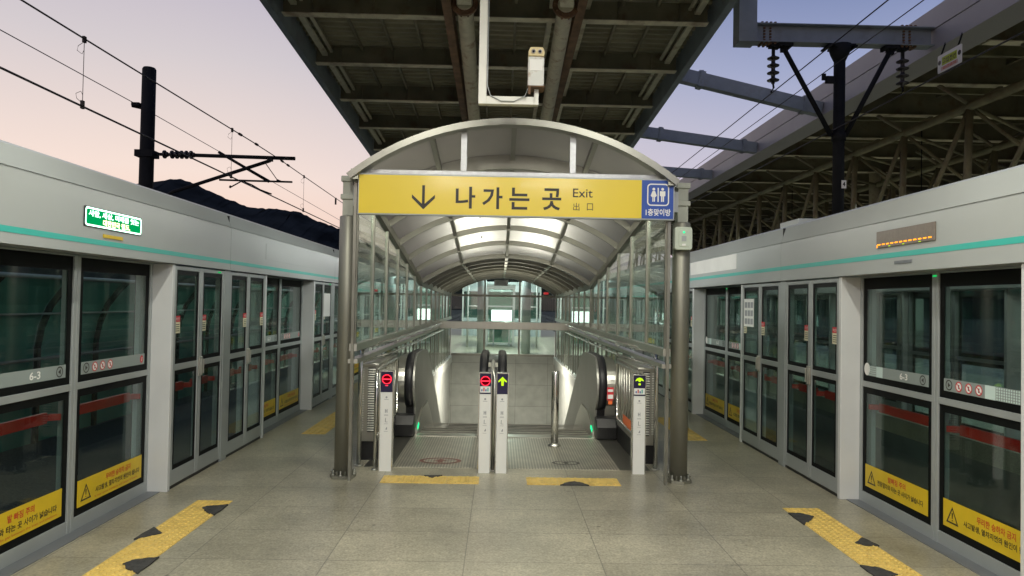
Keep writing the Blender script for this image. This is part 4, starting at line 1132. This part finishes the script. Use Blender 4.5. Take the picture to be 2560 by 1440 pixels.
b = MB(); b.box(5.02, 5.09, 10.405, 10.412, 3.48, 3.60, 0); b.text('4', lambda u, z: (u, 10.4035, z), (5.035, 5.075, 3.51, 3.575), 1, .03); b.build('number_plate', ['white', 'ink'], root)
for x, lab in ((4.02, 'dark four disc insulator hanging clear against the sky from the portal beam'), (5.97, 'dark four disc insulator hanging before the fascia of the opposite roof')):
    root = thing('insulator', lab, 'insulator', (x, 10.5, 5.3), 'insulators under the portal beam')
    b = MB(); b.box(x - .06, x + .06, 10.44, 10.56, 5.58, 5.638); b.box(x - .02, x + .02, 10.48, 10.52, 5.47, 5.58); b.build('hanger', 'mast', root)
    b = MB(); pr = [(.025, .50)]
    for i in range(4): z = .445 - i * .11; pr += [(.03, z + .035), (.05, z + .02), (.09, z), (.086, z - .012), (.03, z - .02)]
    pr += [(.025, .06), (.0, .05)]
    b.lathe((x, 10.5, 4.98), pr, 18); b.build('disc_string', 'porcelain', root)
    b = MB(); b.tube([(x, 10.5, 5.05), (x + .01, 10.5, 4.98), (x - .03, 10.5, 4.91)], .016, 8); b.build('wire_clamp', 'mast', root)

# hazard plate under the opposite roof
root = thing('hazard_plate', 'small white and lime hazard plate hung below the edge of the opposite roof', 'sign', (6.36, 10, 5.4))
b = MB(); b.prism(rrect(9.72, 10.26, 5.16, 5.42, .015, 3), 'x', 6.355, 6.365); b.build('plate', 'white', root)
b = MB(); g = lambda u, z: (6.3535, u, z)
b.poly([(9.82, 5.25), (10.16, 5.25), (10.16, 5.37), (9.82, 5.37)], g, 0); b.poly([(9.80, 5.18), (10.18, 5.18), (10.18, 5.235), (9.80, 5.235)], g, 3)
for c in (9.765, 10.215): b.poly(circ(c, 5.31, .035, 14), g, 1)
g2 = lambda u, z: (6.352, 19.98 - u, z)
b.text('고압전선', g2, (9.84, 10.14, 5.27, 5.35), 1, .02); b.text('접근금지', g2, (9.84, 10.14, 5.19, 5.228), 2, .02)
b.build('marking', ['limefilm', 'ink', 'redink', 'pinkfilm'], root) if M.update({'limefilm': pbr('lime_film', (.45, .55, .03), .5), 'pinkfilm': pbr('pink_film', (.62, .42, .36), .5)}) is None else None
for y in (9.80, 10.18):
    b = MB(); b.tube([(6.36, y, 5.42), (6.42, y, 5.60)], .012, 6); b.build('hook', 'mast', root)

# ------------------------------------------------------------------ overhead line on the hill side
CWX = -4.4
def msag(y):
    u = abs(y - 13.4) % 46 / 46; return 4.46 - 4 * .17 * u * (1 - u)
b = MB(); b.tube([(CWX, -10 + i * 1.5, 3.70 - .0016 * (i * 1.5)) for i in range(55)], .011, 6)
tag(b.build('contact_wire', 'wire'), 'thick lower overhead wire held by the cantilever on the hill side', 'wire')
b = MB(); b.tube([(CWX, -10 + i * 1.5, msag(-10 + i * 1.5)) for i in range(55)], .009, 6)
b.box(CWX - .02, CWX + .02, 18.9, 18.93, 4.22, 4.40)
for y in (11.9, 12.7, 14.2, 14.6): b.tube([(CWX, y, msag(y)), (CWX, y + .12, msag(y + .12))], .022, 6)
tag(b.build('messenger_wire', 'wire'), 'upper overhead wire resting on the tip of the cantilever arm', 'wire')
b = MB(); b.tube([(-6.66, -10, 5.19), (-6.66, 12.9, 5.18), (-6.66, 36, 4.9), (-6.66, 70, 5.1)], .007, 6)
tag(b.build('feeder_wire', 'wire'), 'thin overhead wire clamped to the side of the dark round mast', 'wire')
for y, lab in ((7.48, 'dropper between the overhead wires nearest to the camera, with cable loops'), (11.6, 'dropper between the overhead wires just before the cantilever arm'), (15.85, 'dropper between the overhead wires beyond the cantilever arm')):
    root = thing('dropper', lab, 'dropper', (CWX, y, 4), 'droppers of the overhead line'); zt, zb = msag(y) - .01, 3.70 - .0016 * (y + 10) + .01
    b = MB(); b.tube([(CWX, y, zt), (CWX, y, zb)], .0035, 5)
    for z0, s in ((zt, -1), (zb, 1)): b.tube([(CWX + .0, y, z0 + s * .02), (CWX - .05, y - .02, z0 + s * .07), (CWX - .06, y - .02, z0 + s * .12), (CWX - .02, y, z0 + s * .15), (CWX, y, z0 + s * .11)], .003, 5)
    b.build('wire', 'wire', root)
    for z0, z1 in ((zt - .03, zt + .035), (zb - .035, zb + .05)): b = MB(); b.box(CWX - .013, CWX + .013, y - .02, y + .02, z0, z1); b.build('clamp', 'wire', root)
root = thing('catenary_mast', 'dark round mast with cantilever arm and ribbed insulator on the hill side', 'mast', (-6.5, 13, -1.2))
b = MB(); b.lathe((-6.46, 13, -1.2), [(.135, 0), (.118, 7.03), (.10, 7.06)], 24); b.build('pole', 'mast', root)
b = MB(); b.tube([(-6.34, 13, 4.285), (-6.20, 13, 4.285)], .028, 8); b.tube([(-5.62, 13, 4.28), (-3.78, 13, 4.258)], .034, 10); b.build('top_tube', 'mast', root)
b = MB()
for i in range(12): b.disc((-6.14 + i * .043 + (.05 if i > 1 else 0), 13, 4.284), 'x', .075 if i % 2 == 0 else .045, .03, 14)
b.tube([(-6.22, 13, 4.284), (-5.6, 13, 4.282)], .03, 8); b.build('ribbed_insulator', 'porcelain', root)
b = MB(); b.tube([(-6.38, 13, 3.30), (-5.98, 13, 3.60), (-4.23, 13, 4.21)], .032, 10); b.box(-4.27, -4.19, 12.95, 13.05, 4.20, 4.27); b.build('bracket_tube', 'mast', root)
b = MB(); b.tube([(-5.13, 12.9, 4.33), (-4.27, 13.1, 3.84)], .026, 8); b.build('stay_tube', 'mast', root)
b = MB(); b.tube([(-5.14, 13, 3.84), (-3.82, 13, 3.828)], .018, 8); b.build('register_tube', 'mast', root)
b = MB(); b.tube([(-4.95, 13, 3.70), (-4.73, 13, 3.83), (-4.55, 13, 3.76), (-4.4, 13, 3.675), (-4.19, 13, 3.60)], .013, 8); b.tube([(-4.95, 13, 3.70), (-4.93, 13, 3.74)], .02, 8); b.build('steady_arm', 'mast', root)
b = MB(); b.tube([(-4.32, 13, 4.17), (-4.10, 13, 3.87)], .008, 6); b.tube([(-4.10, 13, 3.86), (-4.02, 13, 3.83)], .02, 6); b.build('stay_wire', 'mast', root)
b = MB(); b.tube([(-6.75, 13, 5.16), (-6.55, 13, 5.12)], .03, 8); b.box(-6.72, -6.58, 12.9, 13.1, 5.14, 5.20); b.build('feeder_clamp', 'mast', root)
for z in (4.22, 3.22): b = MB(); b.box(-6.62, -6.30, 12.86, 13.14, z, z + .12); b.build('pole_band', 'mast', root)
# wires over the tracks by the opposite roof
for x, z, zz, r, lab in ((4.0, 4.93, 4.96, .010, 'overhead wire under the insulator that hangs against the sky'), (4.60, 5.42, 5.30, .009, 'overhead wire crossing in front of the portal beam'), (4.9, 5.33, 5.23, .007, 'thin overhead wire held at the side of the hung mast'), (4.9, 4.345, 4.36, .009, 'low overhead wire crossing the dark underside of the opposite roof')):
    if x == 4.0: continue
    b = MB(); b.tube([(x, -10, z + (z - zz) * 1.9), (x, 8.4, z), (x, 18.7, zz), (x, 60, zz - .3)], r, 6); tag(b.build('overhead_wire', 'wire'), lab, 'wire')

# ------------------------------------------------------------------ noise barrier beyond the left track
bar = thing('noise_barrier', 'dark green curved noise barrier with ribs beyond the track on the hill side', 'barrier', (-8.9, 10, -1.2))
prof = [(-9.0, -1.25), (-9.0, .7), (-8.93, 1.1), (-8.78, 1.5), (-8.52, 1.85), (-8.35, 2.02)]
def poff(d): return [(x + d, z - d * .25) for x, z in prof]
for i in range(13):
    ya = -10 + i * 4
    b = MB(); b.prism(prof + poff(-.05)[::-1], 'y', ya + .05, ya + 3.95); b.build('panel', 'barrier', bar)
    for yy in (ya, ya + 2):
        b = MB(); P = [Vector((x + .05, yy, z - .02)) for x, z in prof]
        for p, q in zip(P, P[1:]): b.bar(p, q, .07, .10)
        b.build('rib', 'mast', bar)
for x, z, r in ((-8.28, 2.02, .04), (-8.72, 1.33, .022), (-8.9, .45, .03), (-8.9, -.3, .03)):
    b = MB(); b.tube([(x, -10, z), (x, 42, z)], r, 8); b.build('rail', 'alu', bar)

# ------------------------------------------------------------------ platform beyond the shelter
root = thing('elevator_shaft', 'white framed glass elevator shaft seen through the back of the shelter', 'elevator', (0, 28.6, 0))
b = MB(); xa, xb, ya, yb = -.50, .56, 28.1, 29.6
for x in (xa, xb):
    for y in (ya, yb): b.box(x - .04, x + .04, y - .04, y + .04, 0, 2.3)
for z in (.06, .9, 1.52, 2.24): b.box(xa + .04, xb - .04, ya - .03, ya + .03, z, z + .06); b.box(xa + .04, xb - .04, yb - .03, yb + .03, z, z + .06)
b.build('frame', 'post', root)
b = MB(); b.box(xa + .042, xb - .042, ya - .005, ya + .005, .13, 2.23); b.build('glass_pane', 'glass', root)
b = MB(); b.box(xa - .05, xb + .05, ya - .05, yb + .05, 2.302, 2.42); b.build('roof', 'alu', root)
b = MB(); b.box(xa + .1, xb - .1, ya + .7, ya + .78, .1, 2.1); b.build('car_door', 'barrier', root)
b = MB(); b.box(-.33, .50, 27.80, 27.90, .96, 1.43, 0); b.box(-.31, .48, 27.792, 27.799, .98, 1.41, 1); b.box(-.25, -.19, 27.82, 27.88, 0, .958, 0); b.box(.36, .42, 27.82, 27.88, 0, .958, 0)
tag(b.build('lit_screen', ['alu', 'screen']), 'bright white lit screen standing before the elevator shaft', 'screen')
for x, lab in ((-1.20, 'white upright pipe frame beside the column nearer to the hills'), (1.42, 'white upright pipe frame beside the column nearer to the opposite roof')):
    b = MB(); b.tube([(x, 27, 0), (x, 27, 2.6), (x + (.45 if x < 0 else -.45), 27, 2.6), (x + (.45 if x < 0 else -.45), 27, 0)], .035, 8); b.tube([(x, 27, 1.55), (x + (.45 if x < 0 else -.45), 27, 1.55)], .025, 8)
    tag(b.build('pipe_frame', 'post'), lab, 'frame')
root = thing('waiting_room', 'dim glazed waiting room far behind the elevator shaft', 'building', (.1, 36, 0))
b = MB(); b.box(-1.9, 2.1, 36.1, 40, 0, .9); b.box(-1.9, 2.1, 36.1, 40, 2.25, 2.75); b.build('wall', 'colblue', root)
for i in range(5):
    b = MB(); x = -1.9 + i * .98; b.box(x, x + .08, 36.05, 36.2, .0, 2.75); b.build('post', 'post', root)
b = MB(); b.box(-1.82, 2.02, 36.14, 36.15, .9, 2.25); b.build('window', 'glass', root)
b = MB(); b.box(-1.85, 2.05, 38.5, 38.6, .9, 2.25); b.build('back_wall', 'barrier', root)
root = thing('wall_speaker', 'small white box under the end of the vaulted roof', 'speaker', (.03, YB - .06, 2.25))
b = MB(); b.box(-.16, .22, YB - .10, YB - .03, 2.17, 2.33); b.build('case', 'post', root, bevel=.008)
b = MB(); b.box(-.11, .17, YB - .108, YB - .101, 2.20, 2.30); b.build('grille', 'alu', root)
for x, y, z, lab, mt in ((-2.2, 24.0, 2.15, 'small green lit exit light beyond the shelter by the hill side', 'comb'), (1.62, 25., 2.0, 'small red lit lamp beyond the shelter by the opposite roof', 'dimred')):
    b = MB(); b.box(x - .10, x + .10, y, y + .05, z, z + .10, 0); b.box(x - .085, x + .085, y - .006, y - .001, z + .012, z + .088, 1); b.box(x - .012, x + .012, y + .01, y + .03, z + .1, 4.5 if False else zc(y) - .2, 0)
    tag(b.build('signal_lamp', ['black', mt]), lab, 'lamp')

def area(name, loc, aim, sx, sy, power, col, spread=180., parent=None):
    l = bpy.data.lights.new(name, 'AREA'); l.shape = 'RECTANGLE'; l.size = sx; l.size_y = sy; l.energy = power; l.color = col; l.spread = math.radians(spread)
    o = bpy.data.objects.new(name, l); COL.objects.link(o)
    z = -Vector(aim).normalized(); x = Vector((1, 0, 0)); y = z.cross(x).normalized()
    o.matrix_world = Matrix.Translation(loc) @ Matrix((x, y, z)).transposed().to_4x4()
    return o
TINT = {'lamp': (1., .98, .86), 'fillroof': (.98, 1., .93), 'lampfar': (.93, 1., .93), 'lampcool': (.93, 1., .95)}
POW = {'lamp': 104., 'fillroof': 36., 'lampfar': 260., 'lampcool': 150.}
# ------------------------------------------------------------------ lamps (fluorescent fittings under the roofs, added fill lamps around the shelter)
def lamp(x, y, z, ly, mt='lamp', wide=.16, ztop=None, grp='fluorescent fittings under the main canopy', lab='white fluorescent fitting hung under the dark main canopy', along='y'):
    root = thing('ceiling_lamp', lab, 'lamp', (x, y, z), grp)
    hx, hy = (wide / 2, ly / 2) if along == 'y' else (ly / 2, wide / 2)
    b = MB(); b.box(x - hx - .03, x + hx + .03, y - hy - .03, y + hy + .03, z + .012, z + .08); b.build('housing', 'post', root)
    b = MB(); b.box(x - hx, x + hx, y - hy, y + hy, z, z + .010); b.build('diffuser', mt, root)
    zt = ztop if ztop else zc(y) + .1
    area('lamp_light', (x, y, z - .004), (0, 0, -1), wide if along == 'y' else ly, ly if along == 'y' else wide, POW[mt] * ly / 1.2, TINT[mt])
    for k in (-.7, .7):
        if mt == 'fillroof': b = MB(); b.box(x + .02 + wide, x + .04 + wide, y + k * hy - .01, y + k * hy + .01, zr(y) + .04, z + .08); b.box(x + .0, x + .04 + wide, y + k * hy - .01, y + k * hy + .01, z + .081, z + .10); b.build('standing_bracket', 'mast', root); continue
        b = MB(); b.box(x + (0 if along == 'y' else k * hx) - .008, x + (0 if along == 'y' else k * hx) + .008, y + (k * hy if along == 'y' else 0) - .008, y + (k * hy if along == 'y' else 0) + .008, z + .08, zt); b.build('suspension_rod', 'mast', root)
for x in (-1.3, 1.5):
    for y in (-3.5, 3.2): lamp(x, y, 4.75, 1.25)
for x in (-.75, .95): lamp(x, -.2, 4.0, 1.25, along='x')
for x in (-.44, .66):  # unseen lamps added to make bright patches through the roof panels
    for y, z in ((9.2, 3.46), (10.35, 3.28), (11.5, 3.10)): lamp(x, y, z, 1.05, 'fillroof', .11, lab='added unseen lamp just above the vaulted shelter roof', grp='added lamps above the shelter roof')
for x in (-.55, .75):  # unseen lamps added to stand in for light rising from the hall below
    root = thing('added_well_lamp', 'added unseen lamp low on the end wall of the escalator well', 'lamp', (x, YB - .05, -2.4), 'added lamps in the escalator well')
    b = MB(); b.box(x - .32, x + .32, YB - .10, YB - .021, -2.62, -2.18); b.build('housing', 'post', root)
    b = MB(); b.box(x - .29, x + .29, YB - .115, YB - .101, -2.59, -2.21); b.build('diffuser', 'fillwell', root)
    area('lamp_light', (x, YB - .12, -2.4), (0, -1, .25), .58, .38, 110, (1., .965, .84))
for x in (-.72, .94):  # unseen lamps added to brighten the shelter interior
    root = thing('added_sign_lamp', 'added unseen lamp behind the yellow exit sign, shining into the shelter', 'lamp', (x, YF + .1, 2.62), 'added lamps behind the exit sign')
    b = MB(); b.prism([(YF + .002, 2.56), (YF + .002, 2.80), (YF + .06, 2.80), (YF + .16, 2.62), (YF + .13, 2.56)], 'x', x - .60, x + .60); b.build('housing', 'post', root)
    b = MB(); b.prism([(YF + .068, 2.795), (YF + .074, 2.800), (YF + .170, 2.627), (YF + .164, 2.622)], 'x', x - .57, x + .57); b.build('diffuser', 'fillsign', root)
    area('lamp_light', (x, YF + .128, 2.705), (0, .62, -.78), 1.14, .18, 30, (1., .97, .82), 110)
root = thing('added_beam_lamp', 'added unseen lamp on the far side of the steel cross beam in the shelter', 'lamp', (XT, 16.24, 1.18))  # unseen lamp added to light the well below and the flat roof above
b = MB(); b.box(XT - .45, XT + .45, 16.102, 16.118, 1.11, 1.25); b.box(XT - .45, XT + .45, 16.36, 16.376, 1.11, 1.25); b.box(XT - .45, XT + .45, 16.118, 16.36, 1.165, 1.18); b.build('housing', 'frame', root)
b = MB(); b.box(XT - .43, XT + .43, 16.125, 16.35, 1.145, 1.164); b.build('diffuser', 'fillwell', root)
area('lamp_light', (XT, 16.26, 1.20), (0, .12, 1), .86, .16, 75, (1., .96, .80))
area('lamp_light', (XT, 16.24, 1.14), (0, 0, -1), .86, .20, 240, (1., .97, .84), 165)
for y in (24.0, 29.0, 34.0): lamp(.1, y, 3.75, 1.2, 'lampfar')
for y in (2, 9, 16, 23): lamp(9.3, y, 4.1, 1.2, 'lampcool', ztop=5.9, grp='fluorescent fittings under the opposite roof', lab='white fluorescent fitting hung under the opposite roof')

# ------------------------------------------------------------------ dusk sky
w = bpy.data.worlds.new('World'); SC.world = w; w.use_nodes = True
nt = w.node_tree; N = nt.nodes; L = nt.links; N.clear()
out = N.new('ShaderNodeOutputWorld'); bg = N.new('ShaderNodeBackground'); L.new(bg.outputs[0], out.inputs[0])
tc = N.new('ShaderNodeTexCoord'); nrm = N.new('ShaderNodeVectorMath'); nrm.operation = 'NORMALIZE'; L.new(tc.outputs['Generated'], nrm.inputs[0])
sx = N.new('ShaderNodeSeparateXYZ'); L.new(nrm.outputs[0], sx.inputs[0])
def ramp(stops):
    r = N.new('ShaderNodeValToRGB'); e = r.color_ramp.elements
    e[0].position, e[0].color = stops[0][0], (*stops[0][1], 1); e[1].position, e[1].color = stops[-1][0], (*stops[-1][1], 1)
    for p, c in stops[1:-1]: q = e.new(p); q.color = (*c, 1)
    L.new(sx.outputs[2], r.inputs[0]); return r.outputs[0]
warm = ramp([(0, (.86, .55, .42)), (.07, (.89, .62, .48)), (.16, (.85, .69, .615)), (.30, (.61, .555, .575)), (.45, (.42, .39, .50)), (.75, (.16, .20, .36)), (1, (.10, .13, .27))])
cool = ramp([(0, (.64, .52, .60)), (.12, (.59, .53, .635)), (.22, (.46, .46, .59)), (.30, (.315, .355, .535)), (.40, (.17, .22, .405)), (.75, (.05, .08, .22)), (1, (.04, .06, .17))])
az = N.new('ShaderNodeMapRange'); az.interpolation_type = 'SMOOTHSTEP'
az.inputs[1].default_value = -.42; az.inputs[2].default_value = .46; L.new(sx.outputs[0], az.inputs[0])
mixc = N.new('ShaderNodeMix'); mixc.data_type = 'RGBA'; L.new(az.outputs[0], mixc.inputs[0]); L.new(warm, mixc.inputs[6]); L.new(cool, mixc.inputs[7])
L.new(mixc.outputs[2], bg.inputs[0]); bg.inputs[1].default_value = 1.1

# ------------------------------------------------------------------ camera and render settings
cam = bpy.data.cameras.new('camera'); co = bpy.data.objects.new('camera', cam); COL.objects.link(co); SC.camera = co
cam.sensor_width = 36; cam.lens = 36 * 1780 / 2560; cam.clip_start = .05; cam.clip_end = 4000
R = Matrix.Rotation(-math.atan(30 / 1780), 4, 'Z') @ Matrix.Rotation(PI / 2 + math.atan(37 / 1780), 4, 'X') @ Matrix.Rotation(.018, 4, 'Z')
co.matrix_world = Matrix.Translation((0, 0, 1.7)) @ R
SC.render.engine = 'CYCLES'
cy = SC.cycles
cy.max_bounces = 10; cy.diffuse_bounces = 3; cy.glossy_bounces = 4; cy.transmission_bounces = 6; cy.transparent_max_bounces = 40
cy.caustics_reflective = False; cy.caustics_refractive = False; cy.sample_clamp_indirect = 4; cy.blur_glossy = .5
try: cy.use_denoising = True
except Exception: pass
vs = SC.view_settings; vs.view_transform = 'Standard'; vs.look = 'None'; vs.exposure = 0; vs.gamma = 1; vs.use_curve_mapping = False
